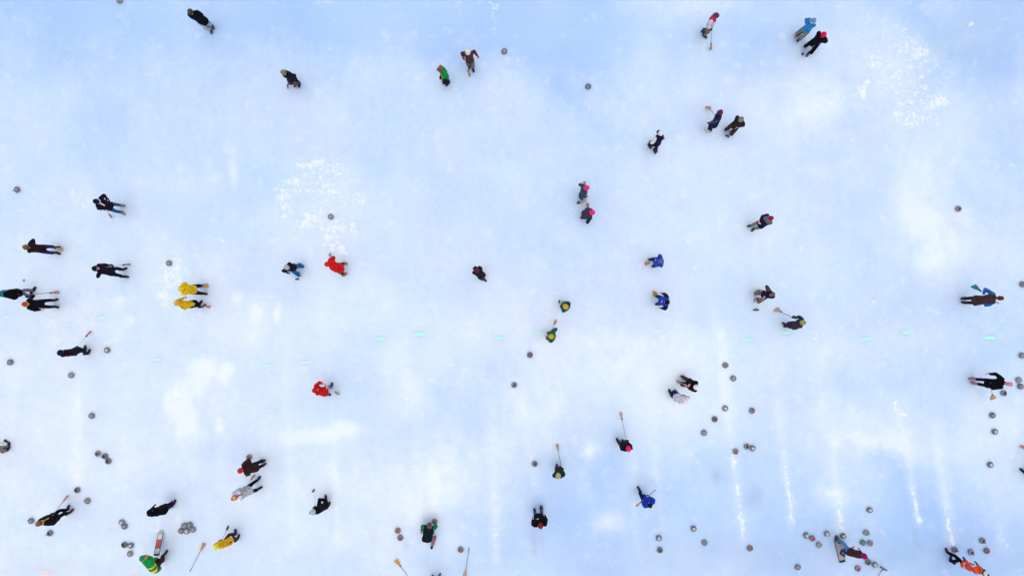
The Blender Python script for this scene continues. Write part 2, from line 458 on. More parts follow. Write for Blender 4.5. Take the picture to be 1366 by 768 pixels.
def paint_mark(name, px, py, w, h, rot, mat, label, cat, group, z=.004):
    c = P(px, py, 0); s = CAM_H / FPX; n_ = 26
    r = random.Random(int(px * 7 + py))
    vs = [(0, 0, 0)]
    for i in range(n_):
        a = 2 * math.pi * i / n_; k = 1 + r.uniform(-.12, .12)
        ca, sa = math.cos(a), math.sin(a)
        vs.append((math.copysign(abs(ca) ** .7, ca) * w * s / 2 * k * .72, math.copysign(abs(sa) ** .7, sa) * h * s / 2 * k * .55, 0))
    me = bpy.data.meshes.new(name)
    me.from_pydata(vs, [], [(0, 1 + i, 1 + (i + 1) % n_) for i in range(n_)])
    o = link(name, me, None, mat); o.location = (c.x, c.y, z); o.rotation_euler.z = math.radians(rot)
    tag(o, label, cat, group)

TEAL = paint_material((.40, .93, .74), .5)
AQUA = paint_material((.56, .93, .90), .5)
PINK = paint_material((.95, .66, .74), .6)
G_DASH = 'turquoise dashes painted in a row across the ice'
DASH = [(9,422.5,12,5,4,AQUA,'near person holding broom out sideways'),(87,434,15,6,5,AQUA,'by the navy-hatted person stretching a broom'),(135,424,16,8,16,AQUA,'beyond the white-handled broom tip'),
        (210,479.5,19,6,2,AQUA,None),(263,476,17,6,4,AQUA,'beside a round white frost spot'),(356,488,14,6,10,AQUA,None),(410,483,22,6,8,AQUA,'near person in red hooded coat'),
        (506,451.5,20,8,0,TEAL,None),(560,445.5,22,9,3,TEAL,None),(665,450.5,16,8,2,TEAL,None),(718,443.5,14,8,0,TEAL,'beside person in flat yellow hat'),(877,442,11,6,0,AQUA,'near dark-haired person in blue jacket'),
        (996.5,453.5,20,7,4,TEAL,None),(1048,444,20,7,3,TEAL,'by the boots of person in plum jacket'),(1156,452,20,8,3,TEAL,None),(1209,443.5,19,8,4,TEAL,None),(1320,450.5,24,9,0,TEAL,'between brown-coated and pink-capped persons')]
for px, py, w, h, rot, mt, wh in DASH:
    paint_mark('painted_dash', px, py, w, h, rot, mt, 'faint turquoise dash on the ice ' + wh if wh else 'faint turquoise dash painted on open bare ice away from people', 'paint mark', G_DASH)
paint_mark('paint_spot', 32, 374, 5, 6, 60, paint_material((.04, .34, .48), .1), 'small dark teal spot on ice beside grey-trousered person in black coat', 'paint mark', None)
for px, py, w, h in [(60,764,16,12),(72,765,12,8),(180,767,18,7)]:
    paint_mark('dye_stain', px, py, w, h, 0, PINK, 'pale pink dye stain soaked into the ice', 'stain', 'pink dye stains')

# ------------------------------------------------------------------ curling stones
def lathe(prof, n=28):
    mb = MB()
    rings = [[Vector((r * math.cos(2*math.pi*i/n), r * math.sin(2*math.pi*i/n), z)) for i in range(n)] for r, z in prof]
    mb.loft(rings)
    return mb
GR = [granite((.135, .14, .155), 0), granite((.11, .125, .135), 0), granite((.15, .135, .14), 0)]
R_ = .142
body_prof = [(.055,0),(.09,.004),(.118,.016),(.134,.034),(R_,.050),(R_+.0005,.060),(R_,.072),(.135,.088),(.120,.102),(.098,.110),(.07,.113),(.04,.114)]
STONE_BODY = [lathe(body_prof).mesh('granite_body', [g]) for g in GR]
band_prof = [(R_-.006,.047),(R_+.0025,.049),(R_+.003,.060),(R_+.0025,.071),(R_-.006,.073)]
BAND_M = plain('striking_band', (.20, .21, .23), .9, .3, 60, .1)
STONE_BAND = lathe(band_prof).mesh('striking_band', [BAND_M])
HANDLE_ME = {}
HC = {'red': (.55,.015,.02), 'black': (.012,.012,.014), 'grey': (.36,.37,.38), 'white': (.72,.72,.70), 'green': (.03,.32,.27), 'rust': (.42,.10,.06), 'maroon': (.16,.02,.03)}
def handle_meshes(c):
    if c in HANDLE_ME: return HANDLE_ME[c]
    m = plain('handle_paint', HC[c], .35, .15, 30, .5)
    disc = lathe([(.055,.112),(.060,.116),(.058,.121),(.045,.124),(.018,.126)], 20).mesh('handle_disc', [m])
    g = MB()
    pts = [V(-.015,0,.122), V(-.018,0,.150), V(0,0,.170), V(.05,0,.178), V(.10,0,.176), V(.118,0,.172)]
    rad = [.015,.013,.014,.016,.016,.012]
    for a, b_, ra, rb in zip(pts, pts[1:], rad, rad[1:]):
        g.cap(a, b_, ra, rb, 8)
    HANDLE_ME[c] = (g.mesh('handle', [m]), disc)
    return HANDLE_ME[c]

STONES = []
def stone(px, py, col, ang, label, group=None):
    c = P(px, py, .07)
    e = empty('curling_stone', (c.x, c.y, 0)); e.rotation_euler.z = math.radians(ang); e.scale = (.94, .94, .94)
    b = link('granite_body', STONE_BODY[rng.randrange(3)], e)
    link('striking_band', STONE_BAND, b)
    h, d = handle_meshes(col)
    ho = link('handle', h, e); link('handle_disc', d, ho)
    tag(e, label, 'curling stone', group)
    STONES.append(e)

def A(): return rng.uniform(0, 360)
g5 = 'five stones packed in a cluster'
L5 = 'grey granite curling stone in the tight cluster of five stones'
for px, py, c in [(245.5,701.1,'grey'),(252.7,699.8,'grey'),(241.3,707.9,'grey'),(248.9,708.3,'white'),(256.9,706.2,'grey')]:
    stone(px, py, c, A(), L5, g5)
S = [
 (159,1,'grey','grey curling stone near black-coated person in pale trousers'),
 (672.7,68.5,'grey','lone grey curling stone beside brown-coated person with white-handled broom'),
 (784.7,115.5,'green','lone curling stone with green handle on open ice'),
 (22,253,'grey','lone grey curling stone far from players, beyond the person in dark hat and jeans'),
 (225,351,'grey','grey curling stone on frosty ice beside two yellow-jacketed people'),
 (441,289,'grey','grey curling stone lying in the broken ring of white frost'),
 (1279,278.5,'maroon','lone curling stone with dark red handle on pale frosted ice'),
 (142.5,467,'white','grey stone by the boots of dark-coated person with outstretched broom'),
 (707,473.3,'maroon','curling stone with dark red handle near green-coated player in yellow hat'),
 (686,513.5,'black','lone dark curling stone with black handle on open pale ice'),
 (968,487,'rust','rust-red-handled stone beside grey stone, near white-hatted sweepers'),
 (978.5,504.5,'grey','grey-handled stone paired with rust-red-handled stone near white-hatted sweepers'),
 (967.7,544.5,'white','white-handled stone at the start of a scraped white line'),
 (1003.5,547.5,'rust','lone curling stone with rust-red handle beyond the three stones in a slanting row'),
 (953.7,559,'maroon','dark-red-handled stone midway between a white-handled and a grey-handled stone'),
 (939.3,577,'grey','grey-handled stone at the end of a loose slanting row of three'),
 (996.5,595.5,'black','black-handled stone touching a white-handled stone'),
 (1004.2,597.6,'white','white-handled stone touching a black-handled stone'),
 (981.5,602,'red','red-handled stone lying on a scraped white line beside touching pair'),
 (1339.4,524,'black','black-handled stone beside the broom of pink-capped person'),
 (1324.5,553.7,'grey','grey-handled stone just beyond the broom of pink-capped person'),
 (1327.5,575.5,'white','white-handled stone between two grey ones in a sparse row'),
 (1321.5,619.7,'white','white-handled stone by the soft shadow of a person in dark boots'),
 (1364,474,'grey','grey stone set apart near touching pair of stones'),
 (1364.8,379,'rust','rust-handled stone behind brown-coated person with teal broom'),
 (102.5,653.5,'black','black-handled stone by the broom tip of person with yellow collar'),
 (116,668,'grey','grey-handled stone by the boots of person with yellow collar'),
 (41,694.5,'grey','grey-handled stone by the head of person with yellow collar'),
 (66,711,'black','black-handled stone behind the back of person with yellow collar'),
 (162,696.5,'white','white-handled stone touching a grey-handled one, apart from three others'),
 (165.7,701.8,'grey','grey-handled stone touching a white-handled one, apart from three others'),
 (165.5,726.5,'black','black-handled stone in trio near person with green striped coat'),
 (174,727.3,'white','white-handled stone in trio near person with green striped coat'),
 (173,738.5,'grey','grey-handled stone in trio near person with green striped coat'),
 (332,610,'maroon','stone with dark red handle by maroon-coated person with red hat'),
 (614.5,733,'red','red-handled stone beside broom with turquoise handle'),
 (579.7,695.5,'red','red-handled stone gripped by crouching player in green and navy'),
 (713.5,618.5,'black','black-handled stone beside green-coated player holding a long broom'),
 (925.5,705,'white','white-handled stone of a slanting pair on open blue ice'),
 (940,723.5,'green','green-handled stone of a slanting pair on open blue ice'),
 (879,717.5,'white','white-handled stone nearer the striding royal blue person than the black-handled one beside it'),
 (880.5,733.5,'black','black-handled stone beside white-handled one, farther from the striding royal blue person'),
 (1000.5,731,'rust','rust-handled stone near the end of the brightest scraped line'),
 (1160.5,680,'white','white-handled stone on its own beyond a group of stones around hack board'),
 (1076,714,'white','white-handled stone touching a red-handled one near the hack board'),
 (1083.8,717.8,'red','red-handled stone touching a white-handled one near the hack board'),
 (1103.5,711.7,'white','white-handled stone between touching pair and person in brown coat on hack board'),
 (1092.7,726.5,'grey','grey-handled stone beside a touching pair, near the hack board'),
 (1125,714.5,'white','white-handled stone at the end of scraped line beside grey hack board'),
 (1156,710.5,'green','green-handled stone on its own side of trio by magenta-hatted person'),
 (1151.5,723.5,'green','green-handled stone touching rust-handled one by magenta-hatted person'),
 (1161.2,724.4,'rust','rust-handled stone touching green-handled one by magenta-hatted person'),
 (1064.6,756.3,'grey','lone grey-handled stone on scuffed ice away from the hack board'),
 (1144.8,758,'red','red-handled stone by magenta-hatted person in brown coat'),
 (1158.5,749.5,'maroon','dark-red-handled stone touching grey one near push brush on ice'),
 (1167.5,753.2,'white','white-handled stone nearest the push brush lying on the ice'),
 (1274,733,'maroon','dark-red-handled stone by the boots of person in orange jacket'),
 (1295.8,736.2,'black','black-handled stone between orange-jacketed person and two other stones'),
 (1311,721,'black','black-handled stone farthest from the orange-jacketed person'),
 (1316.8,734.3,'red','red-handled stone beyond black-handled ones near orange-jacketed person'),
]
for px, py, c, lb in S: stone(px, py, c, A(), lb)
gt = 'pair of stones touching beyond pink-capped person'
for px, py, c in [(1359.5,506.5,'grey'),(1362,515.3,'grey')]:
    stone(px, py, c, A(), 'grey stone of the touching pair beyond the pink-capped person', gt)
gr = 'red-handled stones beside crouching player'
for px, py in [(530.5,707.5),(533.8,717)]:
    stone(px, py, 'red', A(), 'red-handled stone of the loose pair beside crouching player in green and navy', gr)
for px, py, lb in [(13,483,'lone grey-handled stone beyond the hat of person stretching a white-handled broom'),(94.3,500.3,'lone grey-handled stone just behind the back of person stretching a white-handled broom'),
                   (121.7,554.5,'lone grey-handled stone halfway to the curved row of three stones')]:
    stone(px, py, 'grey', A(), lb)
g3 = 'three stones in a curved row'
for px, py, lb in [(130,605,'black-handled stone standing slightly apart at one end of curved row of three'),(139.5,608.3,'black-handled middle stone of the curved row of three'),
                   (144,615,'black-handled stone touching the middle one at the end of curved row of three')]:
    stone(px, py, 'black', A(), lb, g3)

# ------------------------------------------------------------------ hack boards
WB = lambda c: plain('board_paint', c, .7, .3, 12, .2)
def hack_board(p_top, p_bot, width, cols, label, zt=.012, zb=.012):
    a, b = P(p_top[0], p_top[1], zt), P(p_bot[0], p_bot[1], zb)
    e = empty('hack_board', b); d = b - a; L = d.length; y = d.normalized(); x = y.cross(V(0,0,1)).normalized(); z = x.cross(y)
    if z.z < 0: z = -z
    M = Matrix((x, y, z)).transposed().to_4x4(); M.translation = a
    e.matrix_world = M
    th = .012; t0 = 0
    for frac, c in cols:
        t1 = t0 + frac
        mb = MB()
        if t0 == 0:
            n_ = 10; top = []
            for i in range(n_ + 1):
                an = math.pi * i / n_
                top.append((-width/2 * math.cos(an), width/2 - width/2 * math.sin(an)))
            pol = top + [(width/2, L*t1-.002), (-width/2, L*t1-.002)]
            vs = [V(px_, py_, -th) for px_, py_ in pol] + [V(px_, py_, th) for px_, py_ in pol]
            k = len(pol)
            fs = [tuple(range(k)), tuple(range(2*k-1, k-1, -1))] + [(i, i+k, (i+1) % k + k, (i+1) % k) for i in range(k)]
            mb.add(vs, fs)
        else:
            mb.box(V(0, L*(t0+t1)/2, 0), (width/2, L*(t1-t0)/2-.002, th))
        link('board_section', mb.mesh('board_section', [WB(c)], False), e)
        t0 = t1
    mb = MB()
    for s in (-1, 1): mb.box(V(s*(width/2+.006), L*.56, .008), (.006, L*.43, .02))
    link('edge_rail', mb.mesh('edge_rail', [WB((.10,.09,.09))], False), e)
    mb = MB(); mb.box(V(0, L-.05, th+.022), (width/2-.004, .035, .02))
    link('rubber_foothold', mb.mesh('rubber_foothold', [SOLE], False, .006), e)
    tag(e, label, 'hack board')
hack_board((215.2,706.5), (208.8,741.0), .215, [(.16,(.42,.42,.45)),(.20,(.68,.66,.70)),(.36,(.52,.10,.10)),(.28,(.62,.64,.68))],
           'red and white banded hack board held by person in green striped coat', .014, .40)
hack_board((1115.5,714.5), (1123.7,749), .25, [(.16,(.22,.20,.26)),(.24,(.36,.34,.37)),(.34,(.38,.36,.40)),(.26,(.34,.33,.36))],
           'plain grey hack board under the boots of person in brown coat')

# ------------------------------------------------------------------ brooms
def frame_from(zdir, hint):
    z = zdir.normalized(); x = hint - z * hint.dot(z)
    if x.length < 1e-4: x = z.orthogonal()
    x.normalize(); y = z.cross(x)
    return x, y, z

def make_corn_head(w, col, seed):
    r = random.Random(seed); mb = MB(); n = 26; rings = []
    for z, rx, ry in [(.0,w/2,.030),(.03,w/2*1.02,.034),(.12,w/2*.86,.036),(.22,w/2*.62,.034),(.30,w/2*.40,.030),(.37,w/2*.27,.024),(.42,.018,.017)]:
        rr = []
        for i in range(n):
            a = 2*math.pi*i/n; k = 1 + (.10 if i % 2 else -.06) * min(1, (.42 - z) / .2)
            sag = r.uniform(-.035, .02) if z == 0 else 0
            rr.append(V(rx*k*math.cos(a), ry*k*math.sin(a), max(0, z + sag + .02 if z == 0 else z)))
        rings.append(rr)
    mb.loft(rings)
    return mb.mesh('bristle_head', [straw(col)], False)

def broom(kind, tip, hand, col, label, L=1.32, hcol=(.5,.42,.36), bcol=(.35,.03,.04), w=.19, roll=None):
    d = (hand - tip); dist = d.length; L = max(L, dist + .07)
    hint = roll if roll is not None else V(-d.y, d.x, 0)
    x, y, z = frame_from(d, hint)
    e = empty('corn_broom' if kind == 'corn' else 'push_brush')
    M = Matrix((x, y, z)).transposed().to_4x4(); M.translation = tip
    e.matrix_world = M
    hm = plain('handle_stick', hcol, .45, .2, 15, .4)
    if kind == 'corn':
        link('bristle_head', make_corn_head(w, col, int(tip.x*100)), e)
        mb = MB(); mb.cap(V(0,0,.36), V(0,0,L-.015), .0135, .0115, 10)
        link('handle', mb.mesh('handle', [hm]), e)
        b = MB(); b.loft([ring(V(0,0,zz), V(1,0,0), V(0,1,0), rx, ry, 16) for zz, rx, ry in [(.325,.040,.031),(.33,.043,.034),(.385,.028,.027),(.39,.024,.024)]])
        link('binding', b.mesh('binding', [fabric(bcol, .8, .2)]), e)
        b = MB(); b.loft([ring(V(0,0,zz), V(1,0,0), V(0,1,0), w*.38, .040, 20) for zz in (.155,.168)])
        link('stitching', b.mesh('stitching', [fabric((bcol[0]*.8+.1, bcol[1]*.8+.08, bcol[2]*.8+.05), .8, .2)]), e)
    else:
        # the brush head lies flat on the ice, square to the handle's heading
        up = V(0, 0, 1); hd = V(d.x, d.y, 0)
        if hd.length < 1e-3: hd = V(1, 0, 0)
        Mi = e.matrix_world.inverted().to_3x3()
        a1 = (Mi @ hd.normalized().cross(up)); a2 = Mi @ hd.normalized(); a3 = Mi @ up
        cl = Mi @ V(0, 0, .035)
        mb = MB(); mb.box(cl + a3*.012, (w/2, .036, .016), (a1, a2, a3))
        h = link('brush_head', mb.mesh('brush_head', [plain('brush_plastic', col, .45)], False, .008), e)
        mb = MB(); mb.box(cl - a3*.020, (w/2-.01, .03, .0148), (a1, a2, a3))
        link('bristle_pad', mb.mesh('bristle_pad', [fabric((.05,.05,.05), .9)], False), h)
        mb = MB(); mb.cap(cl + a3*.02, V(0,0,.13), .02, .016, 10)
        link('joint', mb.mesh('joint', [plain('brush_plastic', (.05,.05,.05), .5)]), e)
        mb = MB(); mb.cap(V(0,0,.09), V(0,0,L-.01), .0125, .0125, 10)
        link('handle', mb.mesh('handle', [hm]), e)
    mb = MB(); mb.cap(V(0,0,L-.13), V(0,0,L), .015, .0155, 10)
    link('grip', mb.mesh('grip', [plain('grip_tape', (.06,.05,.05), .8)]), e)
    tag(e, label, 'broom')
    return e

TAN = (.60, .36, .13); TANP = (.62, .38, .26); ORN = (.72, .36, .08); PALE = (.66, .52, .36)

# ------------------------------------------------------------------ shared person pieces (made once, remeshed to one skin)
REMESH = []      # (object, voxel, callback)
def queue_remesh(mb, voxel, cb, smooth=2):
    me = mb.mesh('tmp')
    o = bpy.data.objects.new('tmp', me); COL.objects.link(o)
    md = o.modifiers.new('r', 'REMESH'); md.mode = 'VOXEL'; md.voxel_size = voxel; md.use_smooth_shade = True
    if smooth:
        sm = o.modifiers.new('s', 'SMOOTH'); sm.iterations = smooth; sm.factor = .5
    REMESH.append((o, cb))

def flush_remesh():
    dg = bpy.context.evaluated_depsgraph_get(); dg.update()
    done = []
    for o, cb in REMESH:
        me = bpy.data.meshes.new_from_object(o.evaluated_get(dg)); done.append((me, cb, o))
    for me, cb, o in done:
        bpy.data.objects.remove(o, do_unlink=True)
    for me, cb, o in done: cb(me)
    REMESH.clear()

def glove_shape(mir, grip):
    """hand closed round the local z axis (grip) or loosely curled; the forearm comes from -y"""
    mb = MB(); s = -1 if mir else 1
    mb.cap(V(s*.034,-.085,0), V(s*.034,-.045,0), .033, .036, 10)
    mb.ell(V(s*.034,-.02,0), (V(1,0,0),V(0,1,0),V(0,0,1)), (.019,.045,.044))
    R0 = .030 if grip else .040
    for k, (zz, ln) in enumerate(((.033,.92),(.011,1.0),(-.012,.95),(-.033,.78))):
        pts = []
        for i in range(4):
            a = math.radians(30 + (62 if grip else 42) * i * ln)
            pts.append(V(s*R0*math.cos(a), R0*math.sin(a) + (.0 if grip else .012), zz))
        rr = (.0115,.0108,.010,.009)
        for a_, b_, r1, r2 in zip(pts, pts[1:], rr, rr[1:]): mb.cap(a_, b_, r1, r2, 8)
    tp = [V(s*.030,-.045,.030), V(s*.010,-.036,.044), V(s*-.016,-.020,.040), V(s*-.024,.004,.030)]
    for a_, b_, r1, r2 in zip(tp, tp[1:], (.016,.0135,.012), (.0135,.012,.010)): mb.cap(a_, b_, r1, r2, 8)
    return mb
GLOVE = {}
for mir in (0, 1):
    for gp in (0, 1):
        queue_remesh(glove_shape(mir, gp), .0062, lambda me, k=(mir, gp): GLOVE.__setitem__(k, me), 1)
BOOT = {}
bt = MB()
X3, Y3, Z3 = V(1,0,0), V(0,1,0), V(0,0,1)
bt.loft([ring(V(0,y,z), X3, Z3, rx, rz, 16, 2.6) for y, rx, rz, z in [(-.085,.030,.030,.036),(-.075,.040,.036,.040),(0,.044,.050,.055),(.06,.048,.046,.050),(.12,.052,.036,.040),(.165,.048,.031,.034),(.195,.030,.024,.028)]])
bt.cap(V(0,-.02,.06), V(0,-.025,.24), .056, .062, 14)
queue_remesh(bt, .012, lambda me: BOOT.__setitem__('b', me), 2)
flush_remesh()
SO = MB(); SO.loft([ring(V(0,.055,z), X3, Y3, .056*k, .148*k, 22, 2.6) for z, k in ((0,.97),(.012,1.0),(.026,.985))])
SOLE_ME = SO.mesh('sole', [SOLE])
def coloured(me, key, mat):
    k = (key, mat.name)
    if k not in MATS:
        c = me.copy(); c.materials.clear(); c.materials.append(mat); MATS[k] = c
    return MATS[k]

# hats, in head space (x right, y forward, z up, origin = middle of the skull)
def dome(r, z0, z1, n=22, m=7, wr=.0, back=0, seed=1):
    q = random.Random(seed); rings = []
    for k in range(m):
        t = k / (m - 1) * math.radians(84)
        rr = math.cos(t); z = z0 + (z1 - z0) * math.sin(t)
        rings.append([V(r[0]*rr*math.cos(2*math.pi*i/n)*(1+q.uniform(-wr,wr)), r[1]*rr*math.sin(2*math.pi*i/n)*(1+q.uniform(-wr,wr)) - back, z) for i in range(n)])
    return rings
def hat_mesh(kind):
    if kind in MATS: return MATS[kind]
    out = {}
    if kind in ('beanie', 'pom'):
        mb = MB(); mb.loft(dome((.101,.117), .02, .165, wr=.03)); out['hat'] = mb
        mb = MB(); rs = []
        for r, z in ((.100,.0),(.112,.004),(.115,.028),(.112,.054),(.099,.058)):
            rs.append([V((r)*(1+.012*(i%2))*math.cos(2*math.pi*i/28), (r+.016)*(1+.012*(i%2))*math.sin(2*math.pi*i/28), z) for i in range(28)])
        mb.loft(rs); out['cuff'] = mb
        if kind == 'pom':
            mb = MB(); q = random.Random(3); mb.ell(V(0,0,.180), (X3,Y3,Z3), (.04,.04,.036), 12, 8)
            mb.v = [tuple(Vector((0,0,.18)) + (Vector(p)-Vector((0,0,.18)))*q.uniform(.8,1.15)) for p in mb.v]; out['pompom'] = mb
    elif kind == 'cap':
        mb = MB(); mb.loft(dome((.099,.114), .03, .145)); out['hat'] = mb
        mb = MB(); n = 10; up, lo = [], []
        for i in range(n + 1):
            a = math.radians(25 + 130 * i / n)
            up.append((.096*math.cos(a), .112*math.sin(a))); lo.append((.092*math.cos(a)*1.0, .112*math.sin(a)*.55 + .125))
        vs = []
        for zt in (.036, .028):
            for (x0,y0),(x1,y1) in zip(up, lo):
                vs += [V(x0,y0-.01,zt+.004), V(x1,y1,zt-.006-.5*x1*x1)]
        m_ = (n+1)*2; fs = []
        for i in range(n):
            a = 2*i; fs += [(a,a+1,a+3,a+2),(m_+a,m_+a+2,m_+a+3,m_+a+1),(a+1,m_+a+1,m_+a+3,a+3),(a,a+2,m_+a+2,m_+a)]
        fs += [(0,m_,m_+1,1),(2*n,2*n+1,m_+2*n+1,m_+2*n)]
        mb.add(vs, fs); out['cuff'] = mb
    elif kind == 'trapper':
        mb = MB(); mb.loft(dome((.106,.120), .01, .15, wr=.02)); out['hat'] = mb
        mb = MB()
        for s in (-1, 1): mb.ell(V(s*.100,-.005,-.035), (X3,Y3,Z3), (.026,.05,.075))
        mb.ell(V(0,.108,.060), (X3,Y3,Z3), (.075,.024,.042)); mb.ell(V(0,-.105,-.02), (X3,Y3,Z3), (.08,.028,.06)); out['cuff'] = mb
    elif kind == 'hood':
        mb = MB(); n, m = 22, 12; rings = []
        c = V(0,-.018,.0); vs = []; fs = []
        for k in range(m):
            t = math.radians(14 + 150 * k / (m - 1))
            rings.append([c + V(.125*math.sin(t)*math.cos(2*math.pi*i/n), .145*math.sin(t)*math.sin(2*math.pi*i/n), .160*math.cos(t)) for i in range(n)])
        vs = [p for r in rings for p in r]
        for k in range(m-1):
            for i in range(n):
                j = (i+1) % n; mid = (rings[k][i]+rings[k+1][j])/2
                if mid.y > .062 and mid.z < .085: continue
                fs.append((k*n+i, (k+1)*n+i, (k+1)*n+j, k*n+j))
        fs.append(tuple(range(n-1,-1,-1))[::-1])
        mb.add(vs, fs); out['hat'] = mb
    elif kind == 'hair':
        mb = MB(); mb.loft(dome((.094,.110), -.0, .135, wr=.04, back=.012)); mb.ell(V(0,-.055,-.02), (X3,Y3,Z3), (.088,.062,.085)); out['hair'] = mb
    MATS[kind] = {k: v.mesh(k) for k, v in out.items()}
    return MATS[kind]
EYE_ME = MB().ell(V(0,0,0), (X3,Y3,Z3), (.012,.006,.008), 8, 6).mesh('eye', [EYE])
LIP_ME = MB().ell(V(0,0,0), (X3,Y3,Z3), (.023,.008,.008), 8, 6).mesh('mouth', [LIP])

def ik(a, t, l1, l2, pole):
    d = t - a; D = d.length; mx = (l1 + l2) * .995
    if D > mx: t = a + d * (mx / D); d = t - a; D = mx
    if D < abs(l1 - l2) + .05: D = abs(l1 - l2) + .05
    u = d.normalized()
    x = (l1*l1 - l2*l2 + D*D) / (2*D); h = math.sqrt(max(0, l1*l1 - x*x))
    p = pole - u * pole.dot(u)
    if p.length < 1e-4: p = u.orthogonal()
    return a + u*x + p.normalized()*h, t

NPERS = [0]
def person(label, feet, head, face, jacket, pants, boots=(.04,.035,.035), hat=('beanie', (.02,.02,.02), None), hip=None, hem=.16, bulk=1.0,
           br=None, hands=None, gloves=(.02,.02,.02), sleeve=None, stripes=None, yoke=None, scarf=None, headface=None, skin=None, look=.0, size=1.0,
           toes=None, badge=None, hood=False, group=None, poles=None, hoodcol=None):
    NPERS[0] += 1; seed = NPERS[0]; q = random.Random(seed)
    f = dirv(face); r = f.cross(V(0,0,1)).normalized()
    fp = [P(x, y, .05) for x, y in feet]
    mid = (fp[0] + fp[1]) / 2; mid.z = 0
    fp.sort(key=lambda p: (p - mid).dot(r))          # left first, right second
    hc = P(*head)
    # neck, hip, torso
    hz = head[2]
    toward = V(mid.x, mid.y, .9) - hc
    neck = hc + V(0,0,-.17*size) - f * (.05 + .10 * max(0, 1.6*size - hz)) 
    if hip: pel = P(*hip)
    else:
        m2 = V(mid.x, mid.y, 0); nxy = V(neck.x, neck.y, 0)
        px = m2 + (nxy - m2) * .30 - f * (.25 * max(0, 1.58*size - hz))
        dd = (nxy - px)
        if dd.length > .42: px = nxy - dd.normalized() * .42; dd = nxy - px
        pz = neck.z - math.sqrt(.54**2*size*size - min(dd.length_squared, .2))
        pel = V(px.x, px.y, min(.95*size, max(.38, pz)))
    u = (neck - pel).normalized()
    # legs must reach the ice
    ank = []
    td = []
    for i, p in enumerate(fp):
        a = face + (14 if i == 0 else -14) if toes is None else toes[i]
        t = dirv(a); td.append(t); ank.append(V(p.x, p.y, .10) - t * .045)
    L1, L2 = .428*size, .418*size
    hipsL = [-1, 1]
    for _ in range(40):
        hj = [pel + r * (s*.095) - V(0,0,.02) for s in hipsL]
        if max((hj[i]-ank[i]).length for i in (0,1)) < (L1+L2)*.99: break
        pel.z -= .02
    u = (neck - pel).normalized()
    knees = []
    for i in (0,1):
        k, _t = ik(hj[i], ank[i], L1, L2, f + r*(hipsL[i]*.25)); knees.append(k)
    back = u.cross(r).normalized()       # torso front axis
    fr_ = -back if back.dot(f) < 0 else back
    chest = pel + (neck - pel) * .66
    sh = [neck - u*.045 + r*(s*.185*bulk) - fr_*.01 for s in hipsL]
    # arms
    UA, FA = .30*size, .27*size
    hp = [None, None]; gdir = [None, None]
    bpos = None
    def reach(i, t): return (t - sh[i]).length <= (UA + FA) * .98
    if br:
        tip = P(*br['tip']); h1 = P(*br['hand'])
        i1 = br.get('side')
        if i1 is None: i1 = 0 if (h1 - neck).dot(r) < 0 else 1
        d = h1 - sh[i1]
        if d.length > (UA+FA)*.97: h1 = sh[i1] + d.normalized()*(UA+FA)*.97
        bd = (h1 - tip).normalized()
        hp[i1] = h1; gdir[i1] = bd
        if not br.get('one'):
            best = None
            for k in range(-9, 8):
                t = h1 - bd * (.05 * k + (.12 if k >= 0 else -.1))
                if (t - tip).length < .45 or (t - h1).length < .10: continue
                dist = (t - sh[1-i1]).length; pen = abs((t-h1).length-.32) + max(0, dist-(UA+FA)*.97)*20
                if best is None or pen < best[0]: best = (pen, t)
            if best and (best[1]-sh[1-i1]).length < (UA+FA)*.985: hp[1-i1] = best[1]; gdir[1-i1] = bd
    if hands:
        for i in (0,1):
            if hands[i] is not None: hp[i] = P(*hands[i]); gdir[i] = None
    els = []
    for i, s in enumerate(hipsL):
        if hp[i] is None:
            hp[i] = sh[i] + V(0,0,-.50*size) + r*(s*.07) + f*q.uniform(.02,.14)
            if hp[i].z < .25: hp[i].z = .25
        pole = poles[i] if poles and poles[i] is not None else V(0,0,-1.0) - f*.40 + r*(s*.38)
        if isinstance(pole, tuple): pole = f*pole[0] + r*(s*pole[1]) + V(0,0,pole[2])
        e, t = ik(sh[i], hp[i], UA, FA, pole); els.append(e); hp[i] = t
    if br:
        if hp[i1] is not None:
            b_ = broom(br['kind'], tip, hp[i1], br['col'], br['label'], L=br.get('L', 1.32), hcol=br.get('hcol', (.5,.42,.36)), bcol=br.get('bcol', (.35,.03,.04)), w=br.get('w', .19), roll=br.get('roll'))
    # head frame
    hf = dirv(headface if headface is not None else face)
    hup = (V(0,0,1) + u*.5 + hf*look).normalized(); hr = hf.cross(hup).normalized(); hfw = hup.cross(hr).normalized()
    HM = Matrix((hr, hfw, hup)).transposed().to_4x4(); HM.translation = hc
    root = empty('person', (mid.x, mid.y, 0))
    inv = Matrix.Translation((-mid.x, -mid.y, 0))
    def loc(p): return inv @ p
    LH = lambda x, y, z: loc(HM @ V(x, y, z))
    # ---- body: one continuous skin
    B = MB()
    for i in (0,1):
        B.cap(loc(hj[i]), loc(knees[i]), .098*bulk, .072, 14, rm=.094*bulk); B.cap(loc(knees[i]), loc(ank[i]+V(0,0,.03)), .072, .062, 14, rm=.074)
        B.cap(loc(sh[i]), loc(els[i]), .052, .044, 10)
        wr_ = hp[i] - (hp[i]-els[i]).normalized()*.075
        B.cap(loc(els[i]), loc(wr_), .043, .033, 10)
    B.loft([ring(loc(pel - u*.06), r, fr_, .13*bulk, .11, 18, 2.4), ring(loc(pel + u*.02), r, fr_, .155*bulk, .115, 18, 2.4), ring(loc(pel+(neck-pel)*.4), r, fr_, .135*bulk, .10, 18, 2.3),
            ring(loc(chest), r, fr_, .16*bulk, .115, 18, 2.3), ring(loc(neck - u*.05), r, fr_, .15, .085, 18), ring(loc(neck), r, fr_, .06, .06, 18)])
    B.cap(loc(neck - u*.03), LH(0,-.015,-.07), .058, .052, 12)
